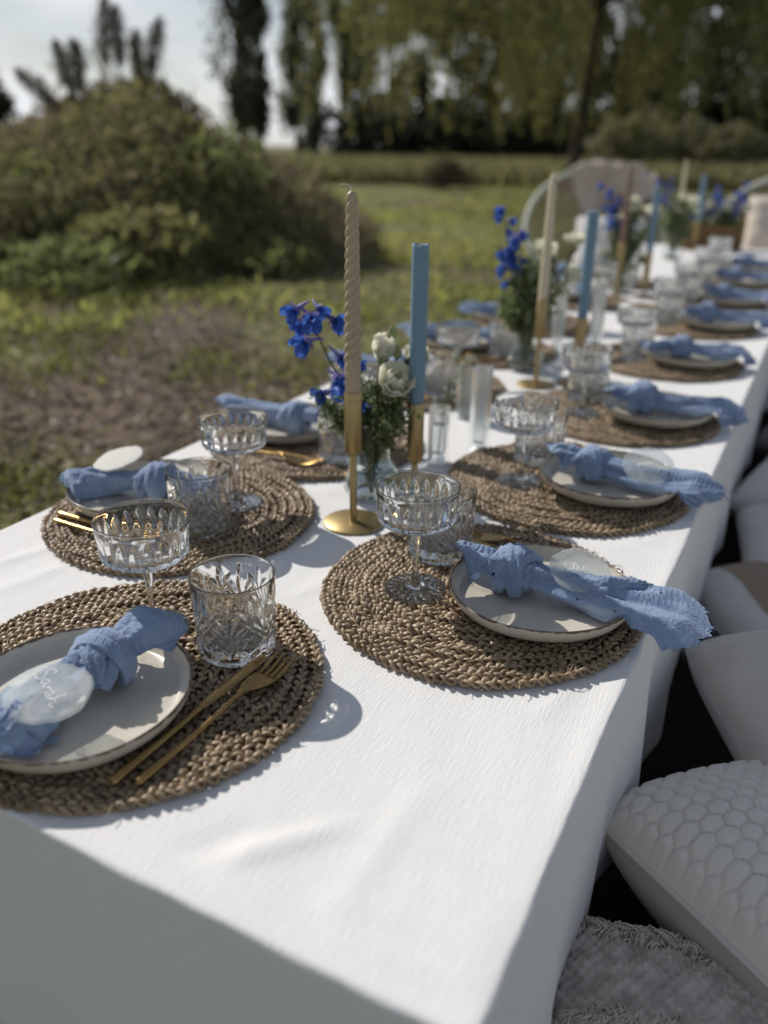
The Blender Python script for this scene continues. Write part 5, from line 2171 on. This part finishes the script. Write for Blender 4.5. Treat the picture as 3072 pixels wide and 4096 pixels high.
stripes('cushion', 'white cushion with tan stripes next to the fleece cushion', (.695, 1.165, .115), (R(4), 0, R(-62)))
stripes('cushion', 'striped tan cushion lying behind the nearer striped one', (.705, 1.49, .105), (R(2), 0, R(-82)))
pillow('cushion', 'plain white floor cushion beyond the striped cushions', (.69, 1.90, .11), (R(6), 0, R(-14)), .48, .48, .18, None, mat_top=WHITECOT, piping=None)
pillow('cushion', 'off-white floor cushion beyond the grey cushion', (.70, 2.86, .11), (R(5), 0, R(-12)), .48, .48, .19, None, mat_top=WHITECOT, piping=None)
pillow('cushion', 'beige floor cushion furthest along the rug', (.71, 3.34, .11), (R(5), 0, R(8)), .48, .48, .19, None, mat_top=FURRY, piping=None)
pillow('cushion', 'grey floor cushion beyond the plain white cushion', (.71, 2.38, .12), (R(6), 0, R(-20)), .46, .46, .20, None, mat_top=DARKCOT, piping=None)


# ================================================================== FAR CHAIRS AND CRATE
def papasan(label, x, y, rz, tilt):
    t = thing('rattan_chair', label, 'chair', (x, y, 0), rz)
    th = np.linspace(0, 2 * PI, 72)
    r = .455
    ct, st = math.cos(tilt), math.sin(tilt)

    def tp(X, Y, Z):     # bowl frame: tilt about X, raise
        return np.stack([X, Y * ct - Z * st, Y * st + Z * ct + .395], -1)
    mb = MB()
    addtube(mb, tp(r * np.cos(th), r * np.sin(th), 0 * th), .020, 10, cap=False)
    mb.build('hoop', CANE, t)
    mb = MB()
    for k in range(36):
        a = 2 * PI * k / 36
        f = np.linspace(-1, 1, 14)
        # straight cane strips crossing the bowl
        off = -r + (k + .5) * 2 * r / 36
        hl = math.sqrt(max(r * r - off * off, 0))
        z = -.26 * (1 - (off / r) ** 2) * (1 - f ** 2)
        addtube(mb, tp(f * hl * .7071 + off * .7071, -f * hl * .7071 + off * .7071, z), .0075, 5, .5)
        addtube(mb, tp(f * hl * .7071 - off * .7071, f * hl * .7071 + off * .7071, z - .006), .0075, 5, .5)
    tag(mb.build('woven_seat', RATTAN, t), kind='stuff')
    mb = MB()
    addtube(mb, np.stack([.30 * np.cos(th), .30 * np.sin(th) - .02, 0 * th + .02], 1), .018, 8, cap=False)
    mb.build('base_ring', CANE, t)
    for k in range(6):
        a = 2 * PI * k / 6
        mb = MB()
        addtube(mb, catmull([(.30 * math.cos(a), .30 * math.sin(a) - .02, .02), (.2 * math.cos(a), .2 * math.sin(a), .12), (.22 * math.cos(a), .22 * math.sin(a), .22)], 4), .013, 7)
        mb.build('leg', CANE, t)
    return t, tp


c1 = ray(1290, 430, 6.05)
t1, tp1 = papasan('round rattan chair with a blush throw over its hoop', c1[0], c1[1], R(20), R(52))
c2 = ray(1705, 470, 5.65)
t2, tp2 = papasan('round rattan chair with a cream cushion in its bowl', c2[0], c2[1], R(-6), R(52))


def throw():
    t = thing('throw_blanket', 'blush knitted throw draped over the rattan hoop', 'blanket', (c1[0], c1[1], 0), R(20))
    n, m = 60, 90
    S, A = np.meshgrid(np.linspace(-1, 1, n), np.linspace(R(34), R(112), m), indexing='ij')
    # loose strip laid over the hoop: S<0 sags into the bowl, S>0 hangs behind
    q = (A - R(34)) / R(78)
    reach = .16 + .22 * q ** 1.5 + .05 * np.sin(q * 9 + 1)
    bulk = .055 * np.exp(-((q - .22) / .2) ** 2)
    fold = .045 * vnoise(A * 6 + S * 2.5, S * 2 - A * 4, 5, 3) + .014 * np.sin(A * 22 + S * 7 + 2 * np.sin(A * 5))
    rr = np.where(S < 0, .475 + bulk + S * reach, .475 + bulk + .03 * np.sin(S * PI))
    z = np.where(S < 0, -.24 * (1 - (np.clip(rr, 0, .455) / .455) ** 2) + .05, .05 - S * (.16 + .10 * np.sin(q * 7))) + fold
    z = z + .03 * np.exp(-(S / .2) ** 2)
    P = tp1(rr * np.cos(A), rr * np.sin(A), z)
    MB().add(P, gridfaces(n, m)).build('fabric', THROW, t)
    mb = MB()
    rng = np.random.default_rng(3)
    for k in range(70):
        j = rng.integers(0, m)
        p = P[-1, j]
        addtube(mb, np.array([p, p + [rng.normal() * .01, rng.normal() * .01, -.04], p + [rng.normal() * .02, .0, -.09]]), .004, 4)
    tag(mb.build('fringe', THROW, t), kind='stuff')


throw()
cp = ray(1655, 525, 5.2)
pillow('cushion', 'cream cushion standing in the bowl of the second rattan chair', (cp[0] + .05, cp[1] + .05, .50), (R(68), 0, R(8)), .36, .36, .14, None, mat_top=CREAM, piping=None, res=40)
cq = ray(1355, 520, 5.0)
pillow('cushion', 'pale grey cushion leaning at the far corner of the table', (cq[0] - .12, cq[1] + .1, .36), (R(60), 0, R(15)), .40, .40, .14, None, mat_top=WHITECOT, piping=None, res=40)


def crate():
    p = onz(1530, 506, TZ)
    cx, cyy = -.045, 4.60
    t = thing('planter_crate', 'small wooden crate of flowers at the far end of the table', 'crate', (cx, cyy, TZ + .001), 0)
    for s in (-1, 1):
        for k in range(3):
            mb = MB()
            z0 = .004 + k * .043
            rbox(mb, -.15, .15, s * .07 - .006, s * .07 + .006, z0, z0 + .036, .002)
            mb.build('slat', CRATE, t)
            mb = MB()
            rbox(mb, s * .144 - .006, s * .144 + .006, -.063, .063, z0, z0 + .036, .002)
            mb.build('end_slat', CRATE, t)
    mb = MB()
    rbox(mb, -.135, .135, -.062, .062, .002, .010, .002)
    mb.build('bottom', CRATE, t)
    rng = np.random.default_rng(8)
    for q in range(3):
        b = (cx - .09 + q * .09, cyy, TZ + .012)
        bl = [(f, L3(rng.normal() * .02, rng.normal() * .02, rng.uniform(-.006, .012)), 1.3) for f in np.linspace(.5, 1, 12)]
        delphinium('blue delphinium spike standing in the wooden crate', b, [(0, 0, 0), (0, 0, .1), (.01, 0, .2), (.03 * (q - 1), 0, .27 + .02 * q)], bl, 90 + q, 'delphiniums in the crate')
        rose('white lisianthus standing in the wooden crate', (b[0] + .035, b[1], b[2]), [(0, 0, 0), (0, 0, .08), (.005, 0, .15), (.01, 0, .185)], (R(30), 0, q), 1.25, 93 + q, 'lisianthus in the crate')
    for q in range(8):
        sprig('leafy green sprig standing in the wooden crate', (cx + rng.uniform(-.11, .11), cyy + rng.uniform(-.04, .04), TZ + .012), (rng.normal() * .03, rng.normal() * .03, rng.uniform(.15, .22)), 20, .04, 900 + q, 'sprigs in the crate', q % 2 == 0, .018)


crate()


# sunlight is refracted through the glassware on to cloth and mats
for o in bpy.data.objects:
    if o.type == 'MESH' and o.data.materials:
        nm = o.data.materials[0].name
        if nm in ('clear_glass', 'green_tinted_glass', 'water'):
            o.cycles.is_caustics_caster = True
        elif nm in ('white_linen', 'seagrass', 'stoneware'):
            o.cycles.is_caustics_receiver = True
